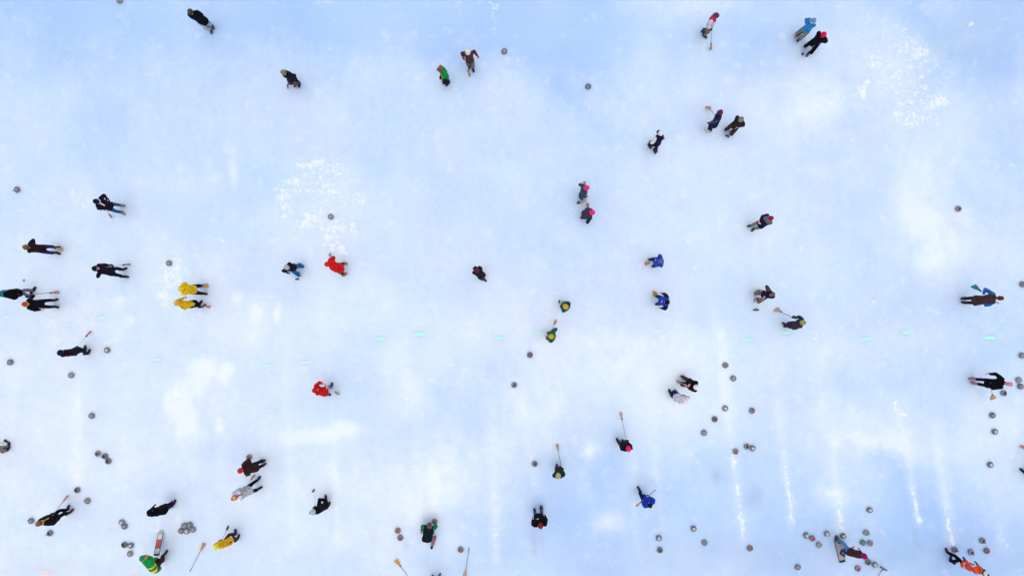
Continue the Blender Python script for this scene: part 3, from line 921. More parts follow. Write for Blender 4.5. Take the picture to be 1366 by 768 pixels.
    B.ell(LH(0,-.008,.025), (hr,hfw,hup), (.080,.098,.098)); B.ell(LH(0,.022,-.045), (hr,hfw,hup), (.064,.072,.072))
    B.cap(LH(0,.095,.012), LH(0,.112,-.018), .011, .016, 8)
    for s in (-1,1): B.ell(LH(s*.082,-.005,-.005), (hr,hfw,hup), (.012,.022,.032), 8, 6)
    PT = fabric(pants, .9); SK = skin or SKIN
    hcl = loc(hc)
    def body_cb(me):
        n_ = len(me.polygons); ce = np.empty(n_*3, dtype=np.float32); me.polygons.foreach_get('center', ce); ce = ce.reshape(-1,3)
        hd = np.linalg.norm(ce - np.array(loc(hc + V(0,0,-.02))), axis=1)
        me.materials.clear(); me.materials.append(PT); me.materials.append(SK)
        me.polygons.foreach_set('material_index', (hd < .17).astype(np.int32)); me.name = 'body'
        o = link('body', me, root)
        for s in (-1,1):
            e_ = link('eye', EYE_ME, o); e_.matrix_local = inv @ HM @ Matrix.Translation((s*.032,.088,.012))
        e_ = link('mouth', LIP_ME, o); e_.matrix_local = inv @ HM @ Matrix.Translation((0,.088,-.055))
    queue_remesh(B, .019, body_cb, 2)
    # ---- jacket
    J = MB(); k = bulk
    down = (-u*.55 - V(0,0,.45)).normalized()
    hemc = pel + down*hem
    J.loft([ring(loc(hemc), r, fr_, .185*k+hem*.10, .150*k+hem*.10, 22, 2.4), ring(loc(pel - u*.02), r, fr_, .183*k, .148*k, 22, 2.4), ring(loc(pel+(neck-pel)*.35), r, fr_, .178*k, .145*k, 22, 2.4),
            ring(loc(chest), r, fr_, .200*k, .152*k, 22, 2.4), ring(loc(neck - u*.07), r, fr_, .185*k, .125*k, 22, 2.2), ring(loc(neck - u*.005), r, fr_, .105, .10, 22), ring(loc(neck + u*.055), r, fr_, .088, .088, 22), ring(loc(neck + u*.085), r, fr_, .082, .082, 22)])
    for i in (0,1):
        wr_ = hp[i] - (hp[i]-els[i]).normalized()*.095
        J.cap(loc(sh[i] - r*hipsL[i]*.03), loc(els[i]), .082*k, .070*k, 14, rm=.080*k); J.cap(loc(els[i]), loc(wr_), .069*k, .052*k, 14, rm=.068*k)
    if hood: J.ell(loc(neck - fr_*.10 + u*.03), (r, fr_, u), (.11,.07,.075))
    JM = fabric(jacket, .8); SM = fabric(sleeve, .8) if sleeve else JM
    XM = fabric(stripes[0] if stripes else (yoke or jacket), .8)
    pl, nl = np.array(loc(pel)), np.array(loc(neck)); ul = np.array(u); TL = (neck-pel).length
    armseg = [(np.array(loc(sh[i])), np.array(loc(els[i])), np.array(loc(hp[i]))) for i in (0,1)]
    rl = np.array(r); hipw = .2*k
    def jac_cb(me):
        nv = len(me.vertices); co = np.empty(nv*3, dtype=np.float32); no = np.empty(nv*3, dtype=np.float32)
        me.vertices.foreach_get('co', co); me.vertices.foreach_get('normal', no); co = co.reshape(-1,3); no = no.reshape(-1,3)
        ph = seed * 1.7
        w = np.sin(co[:,2]*38 + ph + 2*np.sin(co[:,0]*15+ph)) * .5 + np.sin(co[:,0]*27 - co[:,1]*31 + ph*2 + co[:,2]*12) * .5
        co = co + no * (w*.007)[:,None]
        me.vertices.foreach_set('co', co.ravel().astype(np.float32))
        n_ = len(me.polygons); ce = np.empty(n_*3, dtype=np.float32); me.polygons.foreach_get('center', ce); ce = ce.reshape(-1,3)
        t = ((ce - pl) @ ul) / TL; lat = np.abs((ce - (pl+nl)/2) @ rl)
        def sd_(a, b, p):
            ab = b-a; s_ = np.clip(((p-a)@ab)/max(1e-6, ab@ab), 0, 1); return np.linalg.norm(p-(a+s_[:,None]*ab), axis=1)
        arm = np.zeros(n_, bool)
        for a, b, c in armseg: arm |= (sd_(a,b,ce) < .088*k) & (lat > .165*k) | (sd_(b,c,ce) < .080*k) & (lat > .10)
        mi = np.zeros(n_, np.int32); mi[arm] = 1
        if stripes:
            for lo, hi in stripes[1]: mi[(t > lo) & (t < hi) & ~arm] = 2
            if len(stripes) > 2:
                for a, b, c in armseg:
                    dd = np.linalg.norm(ce-b, axis=1); mi[arm & (dd > .02) & (dd < .085)] = 2
        if yoke: mi[(t > .72) & ~arm] = 2
        me.materials.clear()
        for m in (JM, SM, XM): me.materials.append(m)
        me.polygons.foreach_set('material_index', mi); me.name = 'jacket'
        link('jacket', me, root)
    queue_remesh(J, .021, jac_cb, 2)
    # ---- boots, gloves
    for i in (0,1):
        a = ank[i]; t = td[i]; x = t.cross(V(0,0,1))
        M = Matrix((x, t, V(0,0,1))).transposed().to_4x4(); M.translation = loc(V(a.x, a.y, .003))
        o = link('boot', coloured(BOOT['b'], 'boot', fabric(boots, .6, .3, 14, .1, 'boot_leather')), root); o.matrix_local = M
        link('sole', SOLE_ME, o)
        w = (hp[i]-els[i]).normalized()
        if gdir[i] is not None: z = gdir[i]
        else: z = (f - w*f.dot(w)); z = z.normalized() if z.length > .1 else w.orthogonal().normalized()
        y = w - z*w.dot(z)
        y = y.normalized() if y.length > .05 else z.orthogonal().normalized()
        x = y.cross(z)
        M = Matrix((x, y, z)).transposed().to_4x4(); M.translation = loc(hp[i])
        gm = fabric(gloves, .8, .3, 14, .1, 'glove_cloth') if gloves else SK
        o = link('glove' if gloves else 'hand', coloured(GLOVE[(0 if i else 1, 1 if gdir[i] is not None else 0)], 'glove%d%d' % (i, gdir[i] is not None), gm), root); o.matrix_local = M
    # ---- hat
    if hat:
        kind, c1, c2 = hat[:3]; ms = hat_mesh(kind); par = None
        for kk in ('hat', 'hair', 'cuff', 'pompom'):
            if kk not in ms: continue
            c = c1 if kk in ('hat', 'hair') else (c2 or c1)
            nm = {'cuff': {'cap': 'brim', 'trapper': 'fur_trim'}.get(kind, 'cuff'), 'hat': 'hood' if kind == 'hood' else 'hat'}.get(kk, kk)
            o = link(nm, coloured(ms[kk], kind+kk, fabric(c, .9, .3, 22, .4, 'knit')), par or root)
            if par is None: o.matrix_local = inv @ HM; par = o
    if scarf:
        mb = MB(); n_ = 20; c = loc(neck + u*.05); rings = []
        for kx in range(n_):
            an = 2*math.pi*kx/n_; rad = .082; cc = c + r*(rad*math.cos(an)) + fr_*(rad*math.sin(an))
            out = (r*math.cos(an) + fr_*math.sin(an))
            rings.append([cc + out*(.030*math.cos(2*math.pi*j/8)) + u*(.040*math.sin(2*math.pi*j/8)) for j in range(8)])
        vs = [p for rr in rings for p in rr]; fs = []
        for kx in range(n_):
            for j in range(8):
                a, b = kx*8+j, kx*8+(j+1) % 8; c_, d_ = ((kx+1) % n_)*8+j, ((kx+1) % n_)*8+(j+1) % 8
                fs.append((a, c_, d_, b))
        mb.add(vs, fs)
        mb.cap(c + fr_*.11 - u*.01 + r*.03, c + fr_*.165*k - u*.20 + r*.05, .03, .026, 8)
        link('scarf', mb.mesh('scarf', [fabric(scarf, .95)]), root)
    if hoodcol:
        mb = MB(); mb.ell(loc(neck - fr_*.07 + u*.05), (r, fr_, u), (.115,.085,.085))
        link('hood', mb.mesh('hood', [fabric(hoodcol, .9)]), root)
    if badge:
        mb = MB(); c = loc(pel + (neck-pel)*.72 + fr_*(.158*k) + r*(badge[1]*.08)); mb.box(c, (.04,.014,.03), (r, fr_, u))
        link('badge', mb.mesh('badge', [fabric(badge[0], .8)], False, .006), root)
    tag(root, label, 'person', group)
    return root

# ------------------------------------------------------------------ the players
BLK = (.010,.009,.011); NAVY = (.012,.014,.05); BRN = (.05,.024,.018); MAR = (.055,.016,.022); JEAN = (.03,.085,.21); KHA = (.24,.185,.12)
GRT = (.36,.34,.40); DPT = (.025,.018,.028); TANB = (.42,.27,.17); DKB = (.03,.025,.028); RED = (.72,.012,.012); YEL = (.86,.50,.006)
BLU = (.010,.055,.42); DGR = (.006,.085,.055); HOT = (.88,.03,.22)
def BR(kind, tip, hand, col, label, **k): return dict(kind=kind, tip=tip, hand=hand, col=col, label=label, **k)

person('person in long black coat and pale grey trousers with green boots', [(283,35),(281.5,41)], (254.5,16.5,1.62), 288, BLK, (.5,.48,.55), (.09,.10,.07),
       ('beanie',(.06,.07,.05),None), hem=.26, bulk=1.12, headface=265, br=BR('corn',(275.5,37.5,.03),(266,27.5,.95),(.45,.22,.06),'green and orange tipped broom of black-coated person in pale trousers', hcol=(.5,.5,.5), bcol=(.1,.2,.05)))
person('person in dark navy coat and brown trousers with olive hat', [(394.5,112.5),(399,112.5)], (378.8,97.5,1.58), 250, (.012,.012,.035), (.13,.09,.07), DKB,
       ('beanie',(.22,.22,.09),None), hem=.26, bulk=1.12, headface=285, look=-.35, br=BR('corn',(383.6,117,.02),(384.5,103.5,1.0),TAN,'tan broom of navy-coated person in olive hat', w=.12, bcol=(.02,.02,.02)), gloves=None, badge=((.5,.5,.55),0))
person('person in bright green jacket and plaid cap leaning on broom', [(594.8,107),(597.5,111.5)], (588,91.5,1.56), 215, (.006,.30,.05), (.03,.022,.025), DKB,
       ('cap',(.30,.10,.06),(.16,.10,.05)), gloves=(.55,.12,.04), br=BR('corn',(591.2,111,.02),(588.5,100.5,1.0),(.55,.42,.34),'pale broom held by bright green jacketed person in plaid cap', w=.10, hcol=(.6,.5,.48)))
person('person in dark brown coat and white hat striding with arms out', [(626.3,88),(631,92.5)], (624.2,70,1.62), 272, (.10,.042,.036), (.20,.15,.13), DKB,
       ('beanie',(.75,.73,.68),None), gloves=(.5,.06,.05), br=BR('corn',(627,101.8,.02),(619,79,.95),TAN,'tan broom with white handle held by brown-coated person', hcol=(.8,.8,.8), one=True, w=.12),
       hands=((637.4,76,1.02),None), sleeve=(.10,.032,.034))
person('person in red and white striped sweater with pink scarf', [(938.8,42.5),(940,48)], (955.2,21.3,1.64), 332, (.60,.03,.06), (.23,.18,.13), (.06,.06,.06),
       ('beanie',(.13,.04,.07),(.28,.10,.14)), scarf=(.90,.06,.22), stripes=((.80,.74,.76),[(-.3,.04),(.16,.42),(.60,.80)],1), sleeve=(.78,.68,.70), hem=.12,
       br=BR('corn',(948.3,67,.02),(949.3,39,.98),TAN,'long broom with red ring held by person in red and white stripes', hcol=(.45,.30,.32), bcol=(.5,.05,.05), w=.13, L=1.4))
person('person in sky blue jacket with tan hat leaning over broom', [(1066.5,52.3),(1065,46.5)], (1084.6,28.4,1.46), 218, (.03,.27,.62), (.22,.20,.18), (.12,.04,.05),
       ('beanie',(.10,.30,.55),(.70,.45,.16)), gloves=(.7,.2,.25), br=BR('corn',(1060.8,48.6,.02),(1076,35,.95),(.58,.30,.14),'tan corn broom held by person in sky blue jacket', hcol=(.2,.2,.2), w=.17))
person('person in black coat and red hat lunging forward with blue brush', [(1077,60),(1078.6,72)], (1098.2,46.8,1.40), 228, (.018,.009,.014), (.012,.010,.014), (.12,.09,.09),
       ('beanie',(.78,.01,.08),None), bulk=1.12, hem=.22, br=BR('push',(1070,73,0),(1093,56,.9),(.03,.12,.38),'blue push brush of lunging person in red hat', hcol=(.75,.75,.78), w=.13), gloves=(.7,.6,.6), toes=(235,232))
person('person in navy vest and white shoes carrying broom behind shoulder', [(943.8,173),(946.5,174.5)], (960,150.8,1.64), 165, (.015,.02,.085), (.035,.028,.05), (.8,.78,.74),
       ('beanie',(.16,.02,.05),(.05,.03,.05)), sleeve=(.09,.08,.085), br=BR('corn',(944.2,142.5,.02),(956,155,1.02),ORN,'orange corn broom behind person in navy vest', hcol=(.3,.24,.25), w=.24, one=True, side=1), hands=((945.5,164,.9),None), gloves=(.03,.02,.03))
person('person in dark brown coat and grey hat bent over brown brush', [(970.5,172.3),(975.8,176.4)], (988.2,159.8,1.42), 226, (.045,.030,.026), (.07,.04,.04), (.50,.32,.22),
       ('pom',(.28,.26,.25),(.22,.19,.18)), gloves=(.75,.32,.32), bulk=1.08, br=BR('push',(970,182,0),(983,169.5,.85),(.10,.045,.035),'brown push brush of bent person in grey hat', hcol=(.45,.38,.32), w=.19))
person('person in navy vest with white sleeves and white cap walking', [(866.8,195),(873.6,201.5)], (880.8,178.6,1.64), 108, (.014,.010,.05), (.06,.012,.014), (.10,.05,.04),
       ('cap',(.82,.80,.78),(.03,.03,.03)), sleeve=(.80,.79,.80), hands=((867,189.5,.92),(880.5,183.5,1.05)), gloves=(.02,.02,.02), headface=140, toes=(120,110))
person('person in dark jacket, jeans and white collar with hand on hip', [(162,274),(163,284)], (129,269,1.64), 338, (.030,.010,.014), (.02,.10,.22), (.38,.22,.18),
       ('beanie',(.012,.012,.05),None), scarf=(.8,.82,.84), br=BR('corn',(148,289.5,.02),(142,278.5,.95),(.6,.34,.26),'tan broom at the side of person with white collar', w=.11, one=True, hcol=(.1,.1,.12)), hands=((144.5,267.5,1.0),None), bulk=1.05)
person('person in maroon jacket and orange-brown hat with broom between boots', [(76,330),(76,337.5)], (35.6,329.8,1.62), 355, (.045,.012,.014), (.02,.03,.13), DKB,
       ('beanie',(.22,.09,.02),(.10,.08,.03)), gloves=(.8,.35,.38), br=BR('corn',(84.2,332.6,.02),(45.5,328.5,1.15),(.66,.46,.20),'straw broom standing before maroon-jacketed person', w=.15), sleeve=(.016,.010,.03))
person('person all in black with one hand raised to the face', [(165,358.8),(167,369)], (128.6,358,1.64), 8, (.020,.012,.032), (.016,.012,.035), DKB,
       ('hood',(.010,.010,.010),None), hands=(None,(131.5,363,1.50)), poles=(None,(0,1,-.35)), br=BR('corn',(173.8,352.3,.03),(152.5,355.3,.85),(.60,.34,.30),'broom with yellow and black binding of person all in black', bcol=(.02,.015,.02), w=.10, one=True, side=0), hood=True)
person('person in black coat and grey trousers with teal scarf', [(44.8,386),(41,393.5)], (-2.5,391,1.64), 75, BLK, (.20,.18,.23), DKB,
       ('beanie',(.02,.25,.28),None), scarf=(.02,.35,.42), hem=.22, hands=((26,385,.95),None), bulk=1.08)
person('person in black jacket and red and yellow hat holding broom out sideways', [(73,400),(74,409.2)], (34.5,405.6,1.64), 2, (.014,.009,.014), (.016,.011,.02), DKB,
       ('beanie',(.50,.06,.03),(.60,.28,.05)), gloves=(.80,.38,.42), br=BR('corn',(78.4,389.6,.02),(46.6,392.2,1.0),(.66,.34,.24),'broom with dark binding held out by person in red and yellow hat', hcol=(.2,.24,.22), bcol=(.03,.01,.02), w=.14, one=True, side=0))
person('person in black jacket, jeans and pale grey hat stooping over brush', [(400.3,352.6),(398.3,364.6)], (383,356.7,1.42), 330, (.014,.014,.018), (.02,.11,.26), (.78,.78,.80),
       ('beanie',(.45,.47,.48),(.25,.27,.28)), br=BR('push',(397,372.3,0),(386,363.8,.9),(.06,.06,.07),'grey push brush of stooping person in jeans and pale hat', hcol=(.82,.82,.85), w=.17), gloves=(.03,.02,.03))
person('person in long red coat with red hat and tan boot', [(459.3,366),(459.6,351.6)], (437.2,352.4,1.64), 194, RED, (.07,.025,.025), (.30,.15,.09),
       ('beanie',(.70,.02,.015),None), hem=.34, bulk=1.12, br=BR('corn',(439.4,338.5,.03),(444.5,350,1.0),(.5,.36,.14),'short-looking broom behind person in long red coat', w=.12, one=True, side=1), hands=((447.2,361.5,.95),None), gloves=(.6,.02,.02))
person('person in yellow jacket with wide arms and broom by dark legs', [(269.8,381.2),(272,391.6)], (241.8,385.3,1.60), 4, YEL, (.016,.012,.03), DKB,
       ('beanie',(.80,.62,.05),None), bulk=1.12, gloves=(.7,.4,.02), br=BR('corn',(277.6,380.6,.02),(252.5,385,1.02),ORN,'orange-tan broom of wide-armed person in yellow jacket', w=.17), skin=plain('skin_dark', (.10,.035,.03), .55))
person('slim person in yellow jacket with orange hat and pink broom tip', [(266.5,404.2),(270.6,408.2)], (236.4,404,1.62), 38, YEL, (.014,.012,.02), (.09,.03,.04),
       ('beanie',(.85,.42,.04),None), bulk=.88, gloves=(.7,.4,.02), br=BR('corn',(280.8,409.4,.02),(252,405,.95),(.66,.36,.24),'pinkish broom of slim person in yellow jacket', w=.12, one=True), skin=plain('skin_dark', (.10,.035,.03), .55))
person('person in dark brown coat and maroon hat seen from above', [(643.8,367),(645.8,372.6)], (636.2,360.8,1.62), 312, (.030,.020,.022), (.05,.075,.10), (.05,.05,.05),
       ('beanie',(.10,.028,.045),None), gloves=(.66,.36,.26), hands=((642.6,364.4,.95),(640.5,367,.9)), hood=True, toes=(300,320))
person('person in slate jacket and hot pink hat in pale trousers', [(773.2,270),(776.5,262)], (782.2,250.8,1.52), 10, (.045,.065,.12), (.55,.44,.46), (.09,.08,.08),
       ('beanie',HOT,None), gloves=(.65,.18,.28), br=BR('corn',(779.6,242.5,.02),(783.4,262,1.0),TAN,'tan broom of pink-hatted person in pale trousers', hcol=(.3,.25,.25), w=.12), toes=(330,20))
person('stooping person in grey jacket and hot pink hat', [(778,290.5),(781,284.5)], (789.8,283.6,1.40), 12, (.07,.06,.075), (.05,.05,.06), DKB,
       ('beanie',HOT,None), br=BR('corn',(783.8,271.5,.02),(786.6,289,.95),(.60,.33,.16),'tan broom of stooping person in grey jacket', w=.14), sleeve=(.03,.04,.065), gloves=(.75,.7,.7), bulk=1.1)
gb = (.02,.07,.48)
person('person in blue jacket and grey-blue hat standing over orange broom', [(869,346.4),(873.6,354.4)], (881.4,348.3,1.60), 186, gb, (.03,.035,.05), (.05,.05,.05),
       ('beanie',(.10,.12,.33),(.16,.15,.34)), gloves=(.05,.05,.07), bulk=1.12, br=BR('corn',(860.6,351.8,.02),(875.5,347.6,.98),ORN,'orange broom before person in grey-blue hat and blue jacket', w=.16), badge=((.35,.55,.8),1))
person('dark-haired person in blue jacket with dark sleeves', [(876,394.8),(878.3,405.4)], (889.6,403,1.60), 172, gb, (.02,.05,.08), (.09,.07,.05),
       ('hair',(.012,.010,.012),None), sleeve=(.018,.014,.04), gloves=(.72,.40,.36), bulk=1.1, br=BR('corn',(871.8,391.2,.02),(882,390.6,.9),ORN,'wide orange broom held out by dark-haired person in blue jacket', w=.26, one=True, side=1, hcol=(.6,.45,.35)), badge=((.4,.55,.8),0))
person('person in navy jacket with grey shoulders and red cap, hands clasped', [(1001.2,301),(1005.6,305.5)], (1027.6,291.6,1.64), 206, (.015,.015,.06), (.30,.23,.18), (.06,.065,.05),
       ('cap',(.26,.03,.04),(.22,.03,.04)), yoke=(.16,.15,.19), gloves=(.85,.45,.42), hands=((1013.6,297.6,1.10),(1013,295.8,1.08)), toes=(225,190), bulk=1.05, look=-.9)
person('person in navy and brown jacket lunging with black brush', [(1011.6,388.4),(1009.3,399.5)], (1030.2,392.8,1.44), 214, (.018,.014,.05), (.22,.12,.09), (.66,.44,.36),
       ('hair',(.16,.13,.12),None), sleeve=(.10,.05,.035), br=BR('push',(1008,413.2,0),(1020,394.8,.85),(.012,.012,.014),'black push brush of lunging person in navy and brown', hcol=(.85,.8,.78), w=.26), gloves=(.6,.4,.4))
person('person in plum jacket with green sleeves and yellow-green hat', [(1047.4,432.2),(1049.6,435.2)], (1070.6,430.2,1.62), 168, (.075,.045,.07), (.055,.045,.065), (.06,.05,.055),
       ('pom',(.42,.40,.08),(.30,.30,.08)), sleeve=(.010,.075,.05), gloves=(.012,.012,.014), br=BR('corn',(1034.5,412.2,.02),(1057.5,423.6,.95),(.66,.52,.36),'pale broom on long dark handle held by person in plum jacket', hcol=(.09,.08,.08), bcol=(.04,.03,.03), w=.26, L=1.45))
person('person in brown apron coat with blue sleeves carrying teal broom', [(1286,397.8),(1286.6,403.6)], (1332.8,397.6,1.64), 0, (.085,.045,.032), (.035,.02,.04), DKB,
       ('cap',(.14,.016,.02),(.20,.03,.025)), sleeve=(.02,.12,.48), hem=.34, bulk=1.1, hands=((1312.5,391,1.05),(1320.5,406.5,1.05)), gloves=(.02,.12,.45), skin=plain('skin_ruddy', (.45,.12,.10), .5))
broom('corn', P(1297.6,380.6,.92), P(1312,390.6,1.05), (.015,.26,.24), 'teal broom tucked under the arm of person with blue sleeves', L=1.2, hcol=(.5,.55,.55), bcol=(.01,.1,.12), w=.24, roll=V(.6,-.7,0))
person('person in black coat and pink cap with pinkish boots', [(1296.5,504.8),(1299.4,511)], (1344.2,511.8,1.62), 352, (.010,.008,.016), (.04,.014,.03), (.55,.22,.24), bulk=1.1, hat=('cap',(.80,.25,.24),(.20,.05,.05)), hands=((1317.5,498.6,1.0),None), br=BR('corn',(1324.8,532,.45),(1322.6,517.5,.90),(.62,.36,.22),'wide pinkish broom of black-coated person in pink cap', w=.25, one=True, side=1, hcol=(.4,.4,.38), roll=V(1,0,0)), gloves=(.5,.3,.35), skin=plain('skin_pink', (.72,.28,.25), .5))
person('person in dark green coat and yellow hat with black brush', [(751.5,409),(752.6,406)], (754.4,408.8,1.62), 142, DGR, (.05,.03,.03), DKB,
       ('pom',(.66,.46,.03),(.60,.42,.05)), br=BR('push',(746.2,402,0),(752.4,403.4,.85),(.03,.02,.025),'small black push brush of person in dark green coat', hcol=(.7,.7,.7), w=.15), gloves=(.5,.26,.10), bulk=1.12)
person('person in dark green coat and flat yellow hat with tan broom', [(734.6,445.4),(733.2,449.8)], (735.2,448.6,1.60), 168, (.004,.12,.075), (.05,.03,.03), (.10,.03,.03),
       ('beanie',(.52,.42,.03),None), br=BR('corn',(741.6,427.4,.02),(735.4,441.4,.95),TANP,'tan broom with green binding of person in flat yellow hat', hcol=(.5,.25,.28), bcol=(.06,.18,.05), w=.12, one=True, side=1), gloves=(.70,.25,.30), hands=((729.2,449,.95),None), bulk=1.15)
person('person in dark brown coat and navy hat stretching broom out', [(113.2,464.8),(117.8,469.5)], (81,470.2,1.62), 80, (.030,.010,.018), (.012,.03,.05), (.06,.025,.035),
       ('beanie',(.010,.012,.06),None), hood=True, br=BR('corn',(121,441.5,.02),(102.4,462.4,.9),(.66,.32,.26),'broom with white handle stretched out by person in navy hat', hcol=(.85,.85,.86), bcol=(.04,.04,.04), w=.10, one=True))
person('person in red hooded coat with broom at the boots', [(442,514.2),(437.2,525.2)], (421.4,520,1.58), 14, (.66,.01,.01), (.20,.16,.18), (.05,.04,.05),
       ('hood',(.66,.01,.01),None), hem=.28, bulk=1.05, br=BR('corn',(451.8,526,.02),(436.5,514.8,.95),TAN,'tan broom of person in red hooded coat', hcol=(.7,.6,.6), bcol=(.25,.22,.18), w=.12), gloves=(.75,.4,.4), toes=(75,330))
person('person in black jacket and white hat bending to sweep', [(912.2,502.6),(911.4,510.8)], (928.4,516.2,1.52), 172, (.014,.011,.012), (.09,.05,.05), (.05,.04,.04),
       ('beanie',(.86,.84,.82),None), gloves=(.80,.36,.33), br=BR('corn',(903.4,508.2,.02),(914.6,513.4,.95),(.62,.40,.32),'pinkish broom of black-jacketed person in white hat', w=.14), look=-.3, bulk=1.08)
person('person in white jacket and white hat with navy trousers', [(894,523),(897.4,527.5)], (913.8,534.6,1.58), 128, (.74,.70,.71), (.015,.03,.085), DKB,
       ('beanie',(.82,.76,.76),None), br=BR('corn',(899.8,519.8,.02),(910.6,527.6,1.0),(.5,.40,.30),'tan broom of person in white jacket', w=.14, hcol=(.55,.5,.52)), gloves=(.45,.12,.18), toes=(110,110))
person('person in tan trousers with black push brush', [(11.2,593.6),(9.8,599)], (-43,610,1.64), 70, BLK, (.30,.24,.17), (.05,.03,.06),
       ('beanie',(.05,.05,.06),None), br=BR('push',(9,587.6,0),(-22,600,.95),(.006,.008,.014),'black push brush of person in tan trousers', hcol=(.4,.42,.42), w=.2))
person('person in dark maroon coat and red hat walking away', [(350.4,614),(351.4,619.8)], (321.2,627.2,1.64), 196, (.050,.018,.016), (.020,.012,.018), DKB,
       ('beanie',(.55,.03,.04),None), bulk=1.15, hands=((329,633.8,1.0),(334.5,617,.95)), gloves=(.5,.25,.14), sleeve=(.06,.032,.02), hem=.22)
person('person in pale grey coat with yellow hat and magenta scarf', [(344.6,638.4),(345.8,651.2)], (313,663.4,1.66), 42, (.50,.50,.52), (.012,.010,.016), DKB,
       ('pom',(.72,.42,.10),(.62,.03,.17)), scarf=(.60,.02,.16), yoke=(.80,.82,.84), bulk=1.08, br=BR('corn',(338.8,633.6,.02),(328,649.5,1.0),(.66,.28,.08),'orange broom of person in pale grey coat', w=.13), skin=plain('skin_magenta', (.62,.20,.22), .5), gloves=(.4,.4,.42))
person('person all in black with bare pale face, without broom', [(232,670.2),(229,672.8)], (200.6,684,1.60), 82, (.008,.007,.014), (.02,.013,.02), (.05,.03,.09),
       ('beanie',(.006,.006,.008),None), hem=.22, bulk=1.2, hood=True)
person('person in dark jacket with yellow collar and brown hat', [(90.4,677.4),(94.4,681.8)], (52.4,697.4,1.64), 62, (.022,.010,.014), (.014,.011,.02), (.10,.035,.05),
       ('beanie',(.26,.12,.10),(.14,.10,.05)), scarf=(.68,.40,.05), br=BR('corn',(90.2,660.8,.02),(71.5,685.2,.95),TANP,'pink and tan broom of person with yellow collar', hcol=(.28,.26,.26), bcol=(.6,.5,.45), w=.13, one=True), sleeve=(.016,.012,.05))
person('person in black coat and pale hat pushing red brush', [(434.3,664.2),(438.4,673)], (417.8,682.2,1.50), 102, BLK, (.012,.010,.02), (.06,.02,.05),
       ('beanie',(.52,.54,.52),None), br=BR('push',(418.5,653.4,0),(420.5,675.5,.95),(.22,.015,.03),'small red push brush of black-coated person in pale hat', hcol=(.86,.86,.88), w=.16), bulk=1.08, toes=(95,70))
person('person in yellow coat and lemon hat with black brush', [(313.8,709.6),(317.4,716.6)], (288.8,728.4,1.60), 84, (.86,.42,.006), (.08,.045,.05), (.05,.03,.04),
       ('beanie',(.88,.76,.03),None), gloves=(.25,.10,.05), br=BR('push',(304,703.4,0),(295.2,720.5,1.0),(.03,.018,.03),'black push brush of yellow-coated person in lemon hat', hcol=(.45,.28,.28), w=.2), hem=.24, skin=plain('skin_dark', (.10,.035,.03), .55))
person('person in green coat with yellow stripes bending to lift a board', [(220.6,737.2),(217.4,746)], (190.6,744.2,1.38), 72, (.006,.30,.06), (.075,.03,.022), (.05,.025,.04),
       ('beanie',(.02,.26,.10),(.45,.2,.2)), hip=(205,758,.86), scarf=(.80,.46,.06), stripes=((.80,.52,.06),[(-.42,-.28),(-.10,.04),(.22,.34)]), hands=((207.8,743,.46),(211.5,743.2,.46)), gloves=(.06,.02,.03), bulk=1.1)
person('broad person in black coat, jeans and rust hat', [(713.4,682),(721.6,678.4)], (721,700.4,1.62), 96, BLK, (.04,.12,.26), (.035,.014,.03),
       ('beanie',(.25,.025,.02),None), bulk=1.22, gloves=(.75,.40,.40), br=BR('corn',(723.6,674.6,.02),(725.4,685,.95),TANP,'small-looking broom at the boot of broad person in black coat', w=.08, one=True, side=1, hcol=(.8,.7,.7)), badge=((.6,.6,.62),-1), toes=(100,84))
person('person in dark green coat and tan hat with long upright broom', [(743.4,622.8),(746.4,625.6)], (744.6,634,1.58), 90, (.006,.05,.04), (.10,.035,.05), (.10,.03,.04),
       ('pom',(.55,.46,.16),(.48,.38,.18)), gloves=(.012,.010,.02), bulk=1.08, br=BR('corn',(743.1,592,.02),(749.2,624.4,.98),(.62,.38,.15),'long straw broom held forward by dark green coated person', hcol=(.16,.16,.18), bcol=(.6,.42,.26), w=.12, L=1.42))
person('person in black coat and hot pink hat holding long broom', [(824.2,588.2),(830.4,590)], (838.2,598,1.60), 98, (.014,.010,.012), (.085,.05,.05), (.04,.02,.05),
       ('beanie',(.88,.02,.14),None), gloves=(.02,.014,.02), br=BR('corn',(828,549.6,.02),(835.4,587.6,.98),(.66,.42,.28),'long pale broom held by black-coated person in hot pink hat', hcol=(.42,.33,.33), bcol=(.08,.09,.08), w=.12, L=1.5))
person('dark-haired person in royal blue jacket striding with broom held level', [(852.6,652.2),(861,663)], (866.8,673.2,1.62), 118, (.012,.05,.45), (.014,.020,.075), (.04,.03,.05),
       ('hair',(.014,.010,.010),None), gloves=(.82,.42,.42), bulk=1.12, br=BR('corn',(849,674.6,.62),(858.4,665.8,.82),(.66,.42,.22),'broom held level by striding person in royal blue jacket', hcol=(.10,.10,.11), w=.11), toes=(120,115))
person('crouching player in green and navy sliding a red-handled stone', [(576.8,725.4),(574,711)], (572.6,700.4,.90), 82, (.006,.022,.026), (.33,.16,.17), (.05,.03,.03),
       ('pom',(.16,.09,.11),(.10,.06,.07)), hip=(569.6,718.4,.52), hem=.10, sleeve=(.008,.22,.10), hoodcol=(.72,.14,.20), hands=((562.5,709,.42),(579.6,696.6,.19)), gloves=(.25,.10,.08), toes=(80,85), bulk=1.25)
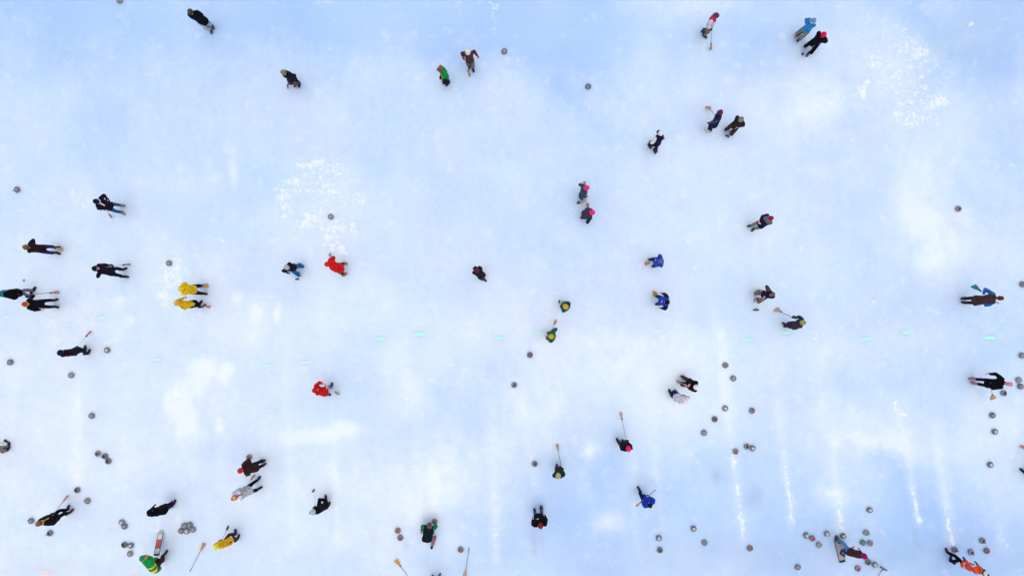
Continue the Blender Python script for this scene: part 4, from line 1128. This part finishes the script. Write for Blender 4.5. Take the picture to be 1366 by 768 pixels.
person('person in brown coat and magenta hat stepping on grey board', [(1116.2,718.2),(1123.2,736)], (1152.4,741,1.58), 82, (.075,.032,.028), (.10,.26,.46), (.09,.05,.05),
       ('pom',(.40,.008,.13),(.34,.01,.12)), gloves=(.80,.20,.28), hands=((1138.6,730,.95),None), hem=.2, bulk=1.08, toes=(88,60))
person('person in orange jacket with white stripes and black trousers', [(1263.6,734.8),(1268.6,745.8)], (1313,763.4,1.64), 96, (.88,.11,.03), (.014,.010,.014), (.04,.025,.06),
       ('pom',(.80,.78,.74),(.06,.04,.05)), stripes=((.82,.78,.78),[(-.36,-.22),(.0,.10),(.56,.70)]), sleeve=(.70,.07,.05), hands=((1284,741.2,.98),None), gloves=(.02,.014,.03), bulk=1.1)
person('person in dark boots and navy trousers with orange broom', [(1364.6,627.6),(1370,631)], (1424,648,1.64), 150, NAVY, (.015,.015,.05), (.014,.012,.05),
       ('beanie',(.1,.02,.03),None), br=BR('corn',(1362.5,593.8,.03),(1392,618,1.0),(.70,.32,.14),'orange broom tip of person in dark boots', w=.16))
person('person in plum boots between two brooms lying on ice', [(577.5,770.8),(586,768.6)], (575,801,1.64), 86, (.05,.03,.06), (.06,.04,.07), (.11,.06,.10),
       ('beanie',(.1,.05,.06),None))
flush_remesh()

# ------------------------------------------------------------------ brooms lying on the ice
def lying(kind, tip, top, col, label, **k):
    a = P(*tip, .045); b = P(*top, .02); L = (b - a).length
    broom(kind, a, b, col, label, L=k.pop('L', L), **k)
lying('corn', (272.4,724.6), (254.4,759.6), (.55,.30,.14), 'corn broom with brown handle lying near yellow-coated person', hcol=(.30,.16,.16), bcol=(.55,.40,.28), w=.17)
lying('corn', (527.6,746.2), (550,776), (.66,.42,.10), 'golden corn broom with dark red binding lying on ice', hcol=(.42,.36,.34), bcol=(.30,.02,.05), w=.19)
lying('corn', (619.8,769.5), (625.4,732.2), (.58,.38,.20), 'corn broom with turquoise handle lying beside red-handled stone', hcol=(.06,.30,.36), bcol=(.55,.40,.30), w=.16)
lying('push', (1178,757.4), (1158,792), (.10,.11,.11), 'dark push brush with long bar head lying beside stones', hcol=(.20,.20,.20), w=.33)
